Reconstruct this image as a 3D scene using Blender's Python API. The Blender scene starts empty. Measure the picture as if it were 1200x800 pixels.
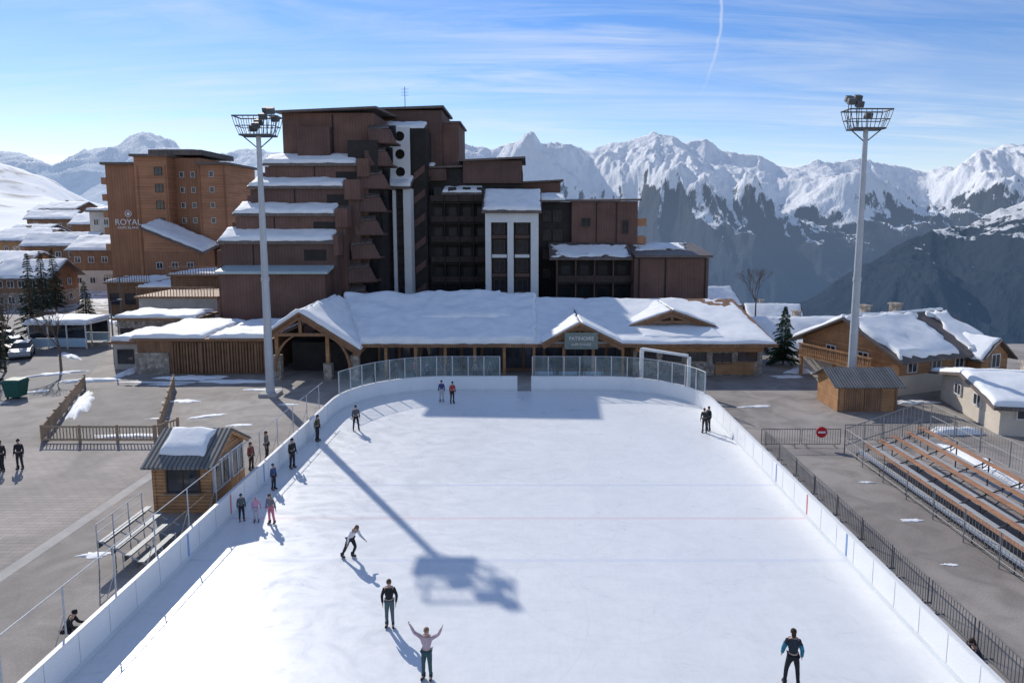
import bpy, math, random
from mathutils import Vector, Matrix, noise
random.seed(7)
R = math.radians
scene = bpy.context.scene
COL = scene.collection

def sm(a, b, x):
    t = max(0.0, min(1.0, (x - a) / (b - a))); return t * t * (3 - 2 * t)
def interp(tb, x):
    if x <= tb[0][0]: return tb[0][1]
    for (a, b), (c, d) in zip(tb, tb[1:]):
        if x <= c: return b + (d - b) * (x - a) / (c - a)
    return tb[-1][1]

# ------------------------------------------------------------------ materials
def new_mat(name):
    m = bpy.data.materials.new(name); m.use_nodes = True
    nt = m.node_tree; b = nt.nodes['Principled BSDF']
    return m, nt, b
def N(nt, t, **kw):
    n = nt.nodes.new(t)
    for k, v in kw.items(): setattr(n, k, v)
    return n
def ramp(nt, src, p0, c0, p1, c1):
    r = N(nt, 'ShaderNodeValToRGB'); e = r.color_ramp.elements
    e[0].position = p0; e[0].color = (*c0, 1)
    e[1].position = p1; e[1].color = (*c1, 1)
    nt.links.new(src, r.inputs[0]); return r
def g3(v): return (v, v, v)
def pm(name, c, var=.25, scale=1.5, rough=.8, bump=.2, metal=0.0, band=None, bscale=1.0, bdark=.5, spec=.3, fine=25, plank=(.84, 1.06)):
    """noise-varied base colour, optional plank/rib bands along one axis"""
    m, nt, b = new_mat(name)
    tc = N(nt, 'ShaderNodeTexCoord'); L = nt.links.new
    n1 = N(nt, 'ShaderNodeTexNoise'); n1.inputs['Scale'].default_value = scale; n1.inputs['Detail'].default_value = 6
    n1.inputs['Roughness'].default_value = .65
    L(tc.outputs['Object'], n1.inputs['Vector'])
    lo = tuple(x * (1 - var) for x in c); hi = tuple(min(1, x * (1 + var)) for x in c)
    r = ramp(nt, n1.outputs['Fac'], .3, lo, .7, hi)
    n2 = N(nt, 'ShaderNodeTexNoise'); n2.inputs['Scale'].default_value = fine; n2.inputs['Detail'].default_value = 3
    L(tc.outputs['Object'], n2.inputs['Vector'])
    mx = N(nt, 'ShaderNodeMix', data_type='RGBA', blend_type='MULTIPLY'); mx.inputs[0].default_value = 1
    rr = ramp(nt, n2.outputs['Fac'], .3, g3(.82), .7, g3(1.0))
    L(r.outputs[0], mx.inputs[6]); L(rr.outputs[0], mx.inputs[7])
    out = mx.outputs[2]; hsrc = n2.outputs['Fac']
    if band:
        w = N(nt, 'ShaderNodeTexWave', wave_type='BANDS', bands_direction=band, wave_profile='SIN')
        w.inputs['Scale'].default_value = bscale; w.inputs['Distortion'].default_value = 0
        L(tc.outputs['Object'], w.inputs['Vector'])
        r2 = ramp(nt, w.outputs['Fac'], .0, g3(bdark), .45, g3(1.0))
        mp = N(nt, 'ShaderNodeMapping'); k = 3.18 * bscale
        sc = {'X': (k, .15, .15), 'Y': (.15, k, .15), 'Z': (.15, .15, k)}[band]
        mp.inputs['Scale'].default_value = sc
        L(tc.outputs['Object'], mp.inputs['Vector'])
        wn = N(nt, 'ShaderNodeTexNoise'); wn.inputs['Scale'].default_value = .9; wn.inputs['Detail'].default_value = 1
        L(mp.outputs[0], wn.inputs['Vector'])
        r3 = ramp(nt, wn.outputs['Fac'], .35, g3(plank[0]), .65, g3(plank[1]))
        m2 = N(nt, 'ShaderNodeMix', data_type='RGBA', blend_type='MULTIPLY'); m2.inputs[0].default_value = 1
        m3 = N(nt, 'ShaderNodeMix', data_type='RGBA', blend_type='MULTIPLY'); m3.inputs[0].default_value = 1
        L(out, m2.inputs[6]); L(r2.outputs[0], m2.inputs[7]); L(m2.outputs[2], m3.inputs[6]); L(r3.outputs[0], m3.inputs[7])
        out = m3.outputs[2]; hsrc = w.outputs['Fac']
    L(out, b.inputs['Base Color'])
    bp = N(nt, 'ShaderNodeBump'); bp.inputs['Strength'].default_value = bump; bp.inputs['Distance'].default_value = .03
    L(hsrc, bp.inputs['Height']); L(bp.outputs[0], b.inputs['Normal'])
    b.inputs['Roughness'].default_value = rough; b.inputs['Metallic'].default_value = metal
    b.inputs['Specular IOR Level'].default_value = spec
    return m

M = {}
M['clad'] = pm('brown_cladding', (.185, .105, .084), .25, .3, .75, .2, band='X', bscale=.9, bdark=.86, plank=(.93, 1.04))
M['clad2'] = pm('brown_cladding_dark', (.145, .086, .072), .25, .3, .75, .2, band='X', bscale=.9, bdark=.86, plank=(.93, 1.04))
M['royal'] = pm('orange_wood_cladding', (.50, .245, .135), .2, .2, .75, .3, band='Z', bscale=.7, bdark=.84)
M['royal2'] = pm('orange_wood_cladding_dark', (.40, .195, .11), .2, .2, .75, .3, band='X', bscale=.7, bdark=.84, plank=(.92, 1.04))
M['black'] = pm('dark_timber', (.034, .029, .027), .3, .8, .7, .3)
M['rail'] = pm('dark_rail_timber', (.075, .052, .045), .3, .8, .7, .3, band='X', bscale=2.2, bdark=.6)
M['wood'] = pm('warm_timber', (.52, .28, .135), .22, 1.2, .65, .4, band='Z', bscale=1.9, bdark=.6)
M['wood2'] = pm('brown_timber', (.32, .175, .10), .25, 1.2, .7, .4, band='X', bscale=2, bdark=.6)
M['beam'] = pm('timber_beam', (.28, .155, .09), .25, 2, .7, .2)
M['log'] = pm('weathered_log', (.40, .29, .20), .25, 3, .8, .3)
M['seat'] = pm('bench_plank', (.44, .23, .13), .25, 2, .6, .2)
M['white'] = pm('white_render', (.82, .83, .84), .05, .6, .8, .1)
M['plaster'] = pm('cream_plaster', (.70, .62, .52), .1, .6, .85, .15)
M['grey'] = pm('grey_concrete', (.48, .45, .42), .18, .8, .85, .2)
M['board'] = pm('rink_board_plastic', (.86, .87, .88), .04, .7, .35, .05, spec=.5)
M['steel'] = pm('galvanised_steel', (.27, .28, .29), .15, 1.5, .6, .05, metal=.2)
M['mast'] = pm('mast_paint', (.50, .53, .57), .12, .7, .5, .05, metal=.1)
M['dsteel'] = pm('dark_steel', (.13, .135, .145), .2, 2, .6, .05, metal=.2)
M['roofm'] = pm('brown_metal_roof', (.19, .155, .14), .2, .5, .6, .4, metal=.1, band='X', bscale=1.2, bdark=.7)
M['ribroof'] = pm('ribbed_grey_roof', (.24, .235, .225), .2, .8, .55, .8, metal=.1, band='X', bscale=1.5, bdark=.35)
M['frame'] = pm('window_frame_white', (.75, .75, .75), .05, 2, .6, .05)
M['dframe'] = pm('window_frame_brown', (.10, .065, .05), .2, 2, .6, .05)
M['green'] = pm('green_container', (.02, .11, .085), .15, 2, .5, .05)
M['sign'] = pm('sign_board', (.20, .24, .22), .1, 2, .5, .05)
M['red'] = pm('sign_red', (.60, .02, .03), .05, 2, .4, .02)
M['wpaint'] = pm('white_paint', (.82, .82, .82), .04, 2, .5, .02)
M['lred'] = pm('faded_red_mark', (.70, .22, .22), .05, 2, .4, .02)
M['lblue'] = pm('faded_blue_mark', (.25, .38, .68), .1, 2, .5, .02)
M['joint'] = pm('panel_gap', (.62, .64, .66), .1, 2, .5, .02)
M['rubber'] = pm('black_rubber', (.02, .02, .02), .2, 2, .8, .1)
M['needle'] = pm('needles', (.05, .068, .042), .5, .7, .9, .1)
M['bark'] = pm('bark', (.17, .12, .09), .3, 4, .9, .4)
M['orange'] = pm('balcony_timber', (.44, .22, .12), .2, 2, .7, .1)
M['kick'] = pm('kick_plate', (.74, .77, .79), .06, .7, .4, .02)
M['pblue'] = pm('pale_blue_paint', (.5, .65, .75), .05)
M['bluemetal'] = pm('pale_blue_metal', (.42, .52, .54), .1, 1, .5)

def stone_mat():
    m, nt, b = new_mat('rubble_stone'); L = nt.links.new
    tc = N(nt, 'ShaderNodeTexCoord')
    v = N(nt, 'ShaderNodeTexVoronoi', feature='F1'); v.inputs['Scale'].default_value = 3.2
    d = N(nt, 'ShaderNodeTexVoronoi', feature='DISTANCE_TO_EDGE'); d.inputs['Scale'].default_value = 3.2
    L(tc.outputs['Object'], v.inputs['Vector']); L(tc.outputs['Object'], d.inputs['Vector'])
    sp = N(nt, 'ShaderNodeSeparateColor'); L(v.outputs['Color'], sp.inputs[0])
    r = ramp(nt, sp.outputs[0], 0, (.25, .21, .17), 1, (.50, .43, .36))
    r2 = ramp(nt, d.outputs['Distance'], .0, g3(.5), .07, g3(1))
    mx = N(nt, 'ShaderNodeMix', data_type='RGBA', blend_type='MULTIPLY'); mx.inputs[0].default_value = 1
    L(r.outputs[0], mx.inputs[6]); L(r2.outputs[0], mx.inputs[7]); L(mx.outputs[2], b.inputs['Base Color'])
    bp = N(nt, 'ShaderNodeBump'); bp.inputs['Strength'].default_value = .6; bp.inputs['Distance'].default_value = .05
    L(r2.outputs[0], bp.inputs['Height']); L(bp.outputs[0], b.inputs['Normal']); b.inputs['Roughness'].default_value = .9
    return m
M['stone'] = stone_mat()

def snow_mat():
    m, nt, b = new_mat('snow'); L = nt.links.new
    tc = N(nt, 'ShaderNodeTexCoord')
    n = N(nt, 'ShaderNodeTexNoise'); n.inputs['Scale'].default_value = .9; n.inputs['Detail'].default_value = 8
    L(tc.outputs['Object'], n.inputs['Vector'])
    r = ramp(nt, n.outputs['Fac'], .3, (.78, .80, .82), .6, (.89, .90, .905)); L(r.outputs[0], b.inputs['Base Color'])
    bp = N(nt, 'ShaderNodeBump'); bp.inputs['Strength'].default_value = .4; bp.inputs['Distance'].default_value = .15
    L(n.outputs['Fac'], bp.inputs['Height']); L(bp.outputs[0], b.inputs['Normal']); b.inputs['Roughness'].default_value = .7
    return m
M['snow'] = snow_mat()

def glass_mat(name, c, rough=.08, alpha=None, spec=.6):
    m, nt, b = new_mat(name); L = nt.links.new
    tc = N(nt, 'ShaderNodeTexCoord'); n = N(nt, 'ShaderNodeTexNoise'); n.inputs['Scale'].default_value = .7
    L(tc.outputs['Object'], n.inputs['Vector'])
    r = ramp(nt, n.outputs['Fac'], .35, tuple(x * .6 for x in c), .65, tuple(min(1, x * 1.3) for x in c)); L(r.outputs[0], b.inputs['Base Color'])
    b.inputs['Roughness'].default_value = rough; b.inputs['Specular IOR Level'].default_value = spec
    if alpha is not None: b.inputs['Alpha'].default_value = alpha
    return m
M['glass'] = glass_mat('window_glass', (.035, .04, .05))
M['dglass'] = glass_mat('shaded_glass', (.02, .022, .028), .3, None, .2)
M['screen'] = glass_mat('clear_screen', (.40, .52, .54), .05, .14)

def ice_mat():
    m, nt, b = new_mat('rink_ice'); L = nt.links.new
    g = N(nt, 'ShaderNodeNewGeometry'); sp = N(nt, 'ShaderNodeSeparateXYZ'); L(g.outputs['Position'], sp.inputs[0])
    def noise_n(scale, det, dist, mapping, rg=.55):
        mp = N(nt, 'ShaderNodeMapping'); mp.inputs['Scale'].default_value = mapping[0]; mp.inputs['Rotation'].default_value = (0, 0, mapping[1])
        L(g.outputs['Position'], mp.inputs['Vector'])
        n = N(nt, 'ShaderNodeTexNoise'); n.inputs['Scale'].default_value = scale; n.inputs['Detail'].default_value = det
        n.inputs['Distortion'].default_value = dist; n.inputs['Roughness'].default_value = rg
        L(mp.outputs[0], n.inputs['Vector']); return n
    big = noise_n(.11, 4, .6, ((1, .6, 1), 0)); swirl = noise_n(.4, 9, 2.4, ((1, 1.7, 1), .5), .62); fine = noise_n(7, 5, 1.2, ((1, .25, 1), -.5), .6); fine2 = noise_n(6, 5, 1.4, ((.25, 1, 1), -.3), .6)
    c = ramp(nt, big.outputs['Fac'], .3, (.77, .785, .80), .7, (.855, .86, .86))
    s = ramp(nt, swirl.outputs['Fac'], .34, g3(.95), .60, g3(1.0))
    f = ramp(nt, fine.outputs['Fac'], .35, g3(.96), .55, g3(1.0)); f2 = ramp(nt, fine2.outputs['Fac'], .33, g3(.965), .5, g3(1.0))
    out = c.outputs[0]
    for q in (s, f, f2):
        m1 = N(nt, 'ShaderNodeMix', data_type='RGBA', blend_type='MULTIPLY'); m1.inputs[0].default_value = 1
        L(out, m1.inputs[6]); L(q.outputs[0], m1.inputs[7]); out = m1.outputs[2]
    def mask(sock, c0, hw):
        a = N(nt, 'ShaderNodeMath', operation='SUBTRACT'); L(sock, a.inputs[0]); a.inputs[1].default_value = c0
        bb = N(nt, 'ShaderNodeMath', operation='ABSOLUTE'); L(a.outputs[0], bb.inputs[0])
        cc = N(nt, 'ShaderNodeMath', operation='LESS_THAN'); L(bb.outputs[0], cc.inputs[0]); cc.inputs[1].default_value = hw
        return cc.outputs[0]
    def tint(out, mk, k, col):
        ml = N(nt, 'ShaderNodeMath', operation='MULTIPLY'); L(mk, ml.inputs[0])
        rr_ = N(nt, 'ShaderNodeMapRange'); L(swirl.outputs['Fac'], rr_.inputs[0]); rr_.inputs[1].default_value = .3; rr_.inputs[2].default_value = .7; rr_.inputs[3].default_value = k * .4; rr_.inputs[4].default_value = k * 1.3
        L(rr_.outputs[0], ml.inputs[1])
        mx = N(nt, 'ShaderNodeMix', data_type='RGBA'); L(ml.outputs[0], mx.inputs[0]); L(out, mx.inputs[6]); mx.inputs[7].default_value = (*col, 1); return mx.outputs[2]
    for y, hw, col, k in [(33.6, .10, (.35, .45, .70), .28), (29.7, .10, (.75, .35, .37), .32), (25.8, .12, (.35, .45, .70), .2), (49.0, .03, (.75, .3, .3), .12)]:
        out = tint(out, mask(sp.outputs[1], y, hw), k, col)
    # circles skated into the ice
    for cx, cy, rad in [(-.5, 29.7, 4.5), (-7, 42.5, 4.3), (6, 42.5, 4.3), (-1.5, 38, 5.2), (2.0, 35, 6.4), (-3.5, 22, 5.5), (1, 41, 3.1), (-4, 38.5, 7.5), (3, 24, 3.6), (8, 33, 4.8)]:
        d = N(nt, 'ShaderNodeVectorMath', operation='DISTANCE'); L(g.outputs['Position'], d.inputs[0]); d.inputs[1].default_value = (cx, cy, .02)
        out = tint(out, mask(d.outputs['Value'], rad, .04), .11, (.5, .52, .56))
    L(out, b.inputs['Base Color'])
    rr = ramp(nt, swirl.outputs['Fac'], .3, g3(.25), .65, g3(.45)); L(rr.outputs[0], b.inputs['Roughness'])
    bp = N(nt, 'ShaderNodeBump'); bp.inputs['Strength'].default_value = .06; bp.inputs['Distance'].default_value = .01
    L(fine.outputs['Fac'], bp.inputs['Height']); L(bp.outputs[0], b.inputs['Normal'])
    b.inputs['Specular IOR Level'].default_value = .35
    return m
M['ice'] = ice_mat()

def ground_mat():
    m, nt, b = new_mat('ground_asphalt_and_snow'); L = nt.links.new
    g = N(nt, 'ShaderNodeNewGeometry'); sp = N(nt, 'ShaderNodeSeparateXYZ'); L(g.outputs['Position'], sp.inputs[0])
    def nz(s, d, dist=0):
        n = N(nt, 'ShaderNodeTexNoise'); n.inputs['Scale'].default_value = s; n.inputs['Detail'].default_value = d; n.inputs['Distortion'].default_value = dist
        L(g.outputs['Position'], n.inputs['Vector']); return n
    big = nz(.13, 7, .5); mid = nz(.6, 8, 1.0); fin = nz(14, 3); far = nz(.022, 9, .5)
    a = ramp(nt, big.outputs['Fac'], .35, (.285, .25, .225), .68, (.41, .365, .33))
    s = ramp(nt, mid.outputs['Fac'], .32, g3(.70), .6, g3(1.0)); f = ramp(nt, fin.outputs['Fac'], .3, g3(.82), .7, g3(1.05))
    m1 = N(nt, 'ShaderNodeMix', data_type='RGBA', blend_type='MULTIPLY'); m1.inputs[0].default_value = 1
    m2 = N(nt, 'ShaderNodeMix', data_type='RGBA', blend_type='MULTIPLY'); m2.inputs[0].default_value = 1
    L(a.outputs[0], m1.inputs[6]); L(s.outputs[0], m1.inputs[7]); L(m1.outputs[2], m2.inputs[6]); L(f.outputs[0], m2.inputs[7])
    mr = N(nt, 'ShaderNodeMapRange'); L(sp.outputs[1], mr.inputs[0]); mr.inputs[1].default_value = 60; mr.inputs[2].default_value = 150; mr.inputs[3].default_value = -.35; mr.inputs[4].default_value = .35
    ad = N(nt, 'ShaderNodeMath', operation='ADD'); L(mr.outputs[0], ad.inputs[0]); L(mid.outputs['Fac'], ad.inputs[1])
    rs = ramp(nt, ad.outputs[0], .50, g3(0), .56, g3(1))
    dk = N(nt, 'ShaderNodeMapRange'); L(sp.outputs[2], dk.inputs[0]); dk.inputs[1].default_value = -22; dk.inputs[2].default_value = -6
    # scrub and rock showing through the far snow slopes
    fr = ramp(nt, far.outputs['Fac'], .38, g3(.35), .47, g3(1))
    sn_ = N(nt, 'ShaderNodeMix', data_type='RGBA', blend_type='MULTIPLY'); sn_.inputs[0].default_value = 1; sn_.inputs[6].default_value = (.82, .84, .87, 1); L(fr.outputs[0], sn_.inputs[7])
    sc_ = N(nt, 'ShaderNodeMix', data_type='RGBA'); L(dk.outputs[0], sc_.inputs[0]); sc_.inputs[6].default_value = (.06, .07, .075, 1); L(sn_.outputs[2], sc_.inputs[7])
    mx = N(nt, 'ShaderNodeMix', data_type='RGBA'); L(rs.outputs[0], mx.inputs[0]); L(m2.outputs[2], mx.inputs[6]); L(sc_.outputs[2], mx.inputs[7])
    L(mx.outputs[2], b.inputs['Base Color']); b.inputs['Roughness'].default_value = .85
    bp = N(nt, 'ShaderNodeBump'); bp.inputs['Strength'].default_value = .25; bp.inputs['Distance'].default_value = .03
    L(fin.outputs['Fac'], bp.inputs['Height']); L(bp.outputs[0], b.inputs['Normal'])
    return m
M['ground'] = ground_mat()

def paver_mat():
    m, nt, b = new_mat('plaza_pavers'); L = nt.links.new
    g = N(nt, 'ShaderNodeNewGeometry')
    br = N(nt, 'ShaderNodeTexBrick'); br.inputs['Scale'].default_value = 1; br.inputs['Brick Width'].default_value = .6; br.inputs['Row Height'].default_value = .3
    br.inputs['Mortar Size'].default_value = .015; br.inputs['Color1'].default_value = (.42, .365, .325, 1); br.inputs['Color2'].default_value = (.36, .315, .28, 1); br.inputs['Mortar'].default_value = (.25, .22, .20, 1)
    L(g.outputs['Position'], br.inputs['Vector'])
    n = N(nt, 'ShaderNodeTexNoise'); n.inputs['Scale'].default_value = .22; n.inputs['Detail'].default_value = 9; n.inputs['Distortion'].default_value = .8; L(g.outputs['Position'], n.inputs['Vector'])
    r = ramp(nt, n.outputs['Fac'], .35, g3(.66), .62, g3(1.0))
    mx = N(nt, 'ShaderNodeMix', data_type='RGBA', blend_type='MULTIPLY'); mx.inputs[0].default_value = 1
    L(br.outputs['Color'], mx.inputs[6]); L(r.outputs[0], mx.inputs[7]); L(mx.outputs[2], b.inputs['Base Color']); b.inputs['Roughness'].default_value = .85
    return m
M['paver'] = paver_mat()

def mountain_mat(name, snowline, blend, hz0, hz1, z0, z1, h0, h1, rock=(.035, .042, .055), nscale=.0022, xs=2.2, top=.62):
    m, nt, b = new_mat(name); L = nt.links.new
    g = N(nt, 'ShaderNodeNewGeometry'); sp = N(nt, 'ShaderNodeSeparateXYZ'); L(g.outputs['Position'], sp.inputs[0])
    sn = N(nt, 'ShaderNodeSeparateXYZ'); L(g.outputs['Normal'], sn.inputs[0])
    n = N(nt, 'ShaderNodeTexNoise'); n.inputs['Scale'].default_value = nscale; n.inputs['Detail'].default_value = 14; n.inputs['Roughness'].default_value = .72
    mp = N(nt, 'ShaderNodeMapping'); mp.inputs['Scale'].default_value = (xs, 1, .45); L(g.outputs['Position'], mp.inputs['Vector']); L(mp.outputs[0], n.inputs['Vector'])
    al = N(nt, 'ShaderNodeMapRange'); L(sp.outputs[2], al.inputs[0]); al.inputs[1].default_value = snowline - blend; al.inputs[2].default_value = snowline + blend; al.inputs[3].default_value = -.55; al.inputs[4].default_value = top
    s1 = N(nt, 'ShaderNodeMath', operation='MULTIPLY_ADD'); L(n.outputs['Fac'], s1.inputs[0]); s1.inputs[1].default_value = 1.9; L(al.outputs[0], s1.inputs[2])
    s2 = N(nt, 'ShaderNodeMath', operation='MULTIPLY_ADD'); L(sn.outputs[2], s2.inputs[0]); s2.inputs[1].default_value = 1.0; L(s1.outputs[0], s2.inputs[2])
    mr = N(nt, 'ShaderNodeMapRange'); L(s2.outputs[0], mr.inputs[0]); mr.inputs[1].default_value = 1.62; mr.inputs[2].default_value = 1.70
    mx = N(nt, 'ShaderNodeMix', data_type='RGBA'); L(mr.outputs[0], mx.inputs[0]); mx.inputs[6].default_value = (*rock, 1); mx.inputs[7].default_value = (.95, .95, .96, 1)
    L(mx.outputs[2], b.inputs['Base Color']); b.inputs['Roughness'].default_value = .9; b.inputs['Specular IOR Level'].default_value = .1
    bp = N(nt, 'ShaderNodeBump'); bp.inputs['Strength'].default_value = .75; bp.inputs['Distance'].default_value = 100
    L(n.outputs['Fac'], bp.inputs['Height']); L(bp.outputs[0], b.inputs['Normal'])
    em = N(nt, 'ShaderNodeEmission')  # air haze painted on as a blue glow, stronger towards the valley
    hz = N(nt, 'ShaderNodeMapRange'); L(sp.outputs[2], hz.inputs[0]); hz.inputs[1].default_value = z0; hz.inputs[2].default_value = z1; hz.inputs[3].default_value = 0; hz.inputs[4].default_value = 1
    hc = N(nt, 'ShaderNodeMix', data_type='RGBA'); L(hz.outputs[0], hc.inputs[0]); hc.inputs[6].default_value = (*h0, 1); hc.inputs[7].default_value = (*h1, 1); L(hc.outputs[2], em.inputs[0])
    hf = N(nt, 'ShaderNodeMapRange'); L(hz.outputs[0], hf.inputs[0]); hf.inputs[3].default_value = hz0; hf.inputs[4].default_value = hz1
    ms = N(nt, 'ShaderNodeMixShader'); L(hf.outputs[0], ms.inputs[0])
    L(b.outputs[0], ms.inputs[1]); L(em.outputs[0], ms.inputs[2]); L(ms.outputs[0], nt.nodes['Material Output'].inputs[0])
    return m
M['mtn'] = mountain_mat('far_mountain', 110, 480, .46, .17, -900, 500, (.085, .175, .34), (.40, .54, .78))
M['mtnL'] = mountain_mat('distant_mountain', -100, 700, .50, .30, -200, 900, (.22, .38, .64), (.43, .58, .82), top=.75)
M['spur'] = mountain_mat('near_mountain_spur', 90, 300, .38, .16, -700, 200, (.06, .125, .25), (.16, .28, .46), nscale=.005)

# ------------------------------------------------------------------ mesh building
class MB:
    def __init__(s): s.v = []; s.f = []; s.m = []
    def add(s, vs, fs, m=0):
        o = len(s.v); s.v += [tuple(v) for v in vs]; s.f += [[o + i for i in f] for f in fs]; s.m += [m] * len(fs); return s
    def hull8(s, p, m=0):
        return s.add(p, [(0, 3, 2, 1), (4, 5, 6, 7), (0, 1, 5, 4), (1, 2, 6, 5), (2, 3, 7, 6), (3, 0, 4, 7)], m)
    def box(s, x0, y0, z0, x1, y1, z1, m=0):
        return s.hull8([(x0, y0, z0), (x1, y0, z0), (x1, y1, z0), (x0, y1, z0), (x0, y0, z1), (x1, y0, z1), (x1, y1, z1), (x0, y1, z1)], m)
    def prism(s, poly, vec, m=0):
        n = len(poly); q = [tuple(a + b for a, b in zip(p, vec)) for p in poly]
        fs = [tuple(range(n))[::-1], tuple(range(n, 2 * n))] + [(i, (i + 1) % n, n + (i + 1) % n, n + i) for i in range(n)]
        return s.add(list(poly) + q, fs, m)
    def tube(s, p, q, r0, r1=None, n=8, m=0):
        if r1 is None: r1 = r0
        p = Vector(p); q = Vector(q); d = (q - p)
        if d.length < 1e-6: return s
        d.normalize(); a = d.orthogonal().normalized(); b = d.cross(a)
        vs = []
        for c, r in ((p, r0), (q, r1)):
            for i in range(n):
                an = 2 * math.pi * i / n; vs.append(c + (a * math.cos(an) + b * math.sin(an)) * r)
        fs = [(i, (i + 1) % n, n + (i + 1) % n, n + i) for i in range(n)] + [tuple(range(n))[::-1], tuple(range(n, 2 * n))]
        return s.add(vs, fs, m)
    def slab(s, a, b, c, d, th, m=0):
        dn = [(p[0], p[1], p[2] - th) for p in (a, b, c, d)]
        return s.hull8(dn + [a, b, c, d], m)
    def ball(s, c, r, m=0, nu=10, nv=7, zc=-1):
        vs = []; fs = []
        rr = r if isinstance(r, tuple) else (r, r, r)
        for j in range(nv + 1):
            ph = math.pi * j / nv
            for i in range(nu):
                th = 2 * math.pi * i / nu; z = max(math.cos(ph), zc)
                vs.append((c[0] + rr[0] * math.sin(ph) * math.cos(th), c[1] + rr[1] * math.sin(ph) * math.sin(th), c[2] + rr[2] * z))
        for j in range(nv):
            for i in range(nu): fs.append((j * nu + i, (j + 1) * nu + i, (j + 1) * nu + (i + 1) % nu, j * nu + (i + 1) % nu))
        return s.add(vs, fs, m)
    def mesh(s, name, mats, off=(0, 0, 0), smooth=False, recalc=True):
        me = bpy.data.meshes.new(name)
        me.from_pydata([(v[0] - off[0], v[1] - off[1], v[2] - off[2]) for v in s.v], [], s.f)
        for m in mats: me.materials.append(M[m] if isinstance(m, str) else m)
        me.polygons.foreach_set('material_index', s.m)
        if smooth: me.polygons.foreach_set('use_smooth', [True] * len(s.f))
        if recalc:
            import bmesh
            bm = bmesh.new(); bm.from_mesh(me); bmesh.ops.recalc_face_normals(bm, faces=bm.faces); bm.to_mesh(me); bm.free()
        me.update(); return me

def tag(o, label, cat, group=None):
    o['label'] = label; o['category'] = cat
    if group: o['group'] = group
    return o
def structure(name, mb, mats, label=None, smooth=False, recalc=False):
    o = bpy.data.objects.new(name, mb.mesh(name, mats, smooth=smooth, recalc=recalc)); COL.objects.link(o)
    o['kind'] = 'structure'
    if label: o['label'] = label; o['category'] = name.replace('_', ' ')
    return o
class Thing:
    def __init__(s, name, label, cat, loc=(0, 0, 0), rot=0, group=None):
        s.e = bpy.data.objects.new(name, None); s.e.empty_display_size = .3; s.e.location = loc; s.e.rotation_euler = (0, 0, rot)
        s.loc = loc; s.rot = rot; COL.objects.link(s.e); tag(s.e, label, cat, group)
    def part(s, name, mb, mats, world=None, smooth=False, parent=None, label=None):
        if world is None: world = (s.rot == 0)
        o = bpy.data.objects.new(name, mb.mesh(name, mats, s.loc if world else (0, 0, 0), smooth))
        COL.objects.link(o); o.parent = parent or s.e
        if label: o['label'] = label
        return o
    def bx(s, name, mat, *b, **k):
        mb = MB(); mb.box(*b); return s.part(name, mb, [mat], **k)
    def inst(s, name, me, loc, rz=0, world=None, parent=None, scale=None):
        if world is None: world = (s.rot == 0)
        o = bpy.data.objects.new(name, me); COL.objects.link(o); o.parent = parent or s.e
        o.location = tuple(a - b for a, b in zip(loc, s.loc)) if world else loc
        o.rotation_euler = (0, 0, rz)
        if scale: o.scale = scale
        return o
def copy_thing(src, loc, rot=0, label=None, scale=None):
    kids = [(c, list(c.children)) for c in src.children]
    n = src.copy(); COL.objects.link(n); n.location = loc; n.rotation_euler = (0, 0, rot)
    if scale: n.scale = (scale,) * 3
    if label: n['label'] = label
    for c, gs in kids:
        k = c.copy(); COL.objects.link(k); k.parent = n
        for g in gs:
            h = g.copy(); COL.objects.link(h); h.parent = k
    return n

def snow_mb(a, b, c, d, th, mb=None, wob=.22, nmax=46, seed=0):
    """snow blanket on the plane a,b (eave) d,c (ridge)"""
    a, b, c, d = map(Vector, (a, b, c, d)); mb = mb or MB()
    lu = max((b - a).length, (c - d).length); lv = max((d - a).length, (c - b).length)
    def params(L):
        n = max(3, min(nmax, int(L / .6))); e = min(.25, .12 / L * 2)
        return [0, e * .15, e * .5, e] + [e + (1 - 2 * e) * i / n for i in range(1, n)] + [1 - e, 1 - e * .5, 1 - e * .15, 1]
    def prof(i, n):
        k = min(i, n - 1 - i); return (0, .55, .85, 1)[min(k, 3)]
    us = params(lu); vs_ = params(lv); vs = []; fs = []
    for j, v in enumerate(vs_):
        for i, u in enumerate(us):
            p = a.lerp(b, u).lerp(d.lerp(c, u), v)
            e = min(prof(i, len(us)), prof(j, len(vs_)))
            q = Vector((p.x * .45 + seed, p.y * .45, 0)); nn = noise.noise(q) + .6 * noise.noise(q * 2.7) + .25 * noise.noise(q * 7)
            h = th * e * (1 + .5 * nn)
            if j < 4 or i < 4 or i > len(us) - 5 or j > len(vs_) - 5:
                w = wob * (noise.noise(Vector((p.x * .8, p.y * .8 + 7 + seed, 3))) + .5 * noise.noise(Vector((p.x * 2.3, p.y * 2.3 + seed, 8))))
                if j < 4 or j > len(vs_) - 5: dr = (d - a).normalized() * (1 if j < 4 else -1)
                else: dr = (b - a).normalized() * (1 if i < 4 else -1)
                p = p + dr * abs(w) * 1.3
            vs.append((p.x, p.y, p.z + h + .012))
    nu = len(us)
    for j in range(len(vs_) - 1):
        for i in range(nu - 1): fs.append((j * nu + i, j * nu + i + 1, (j + 1) * nu + i + 1, (j + 1) * nu + i))
    return mb.add(vs, fs)

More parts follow.
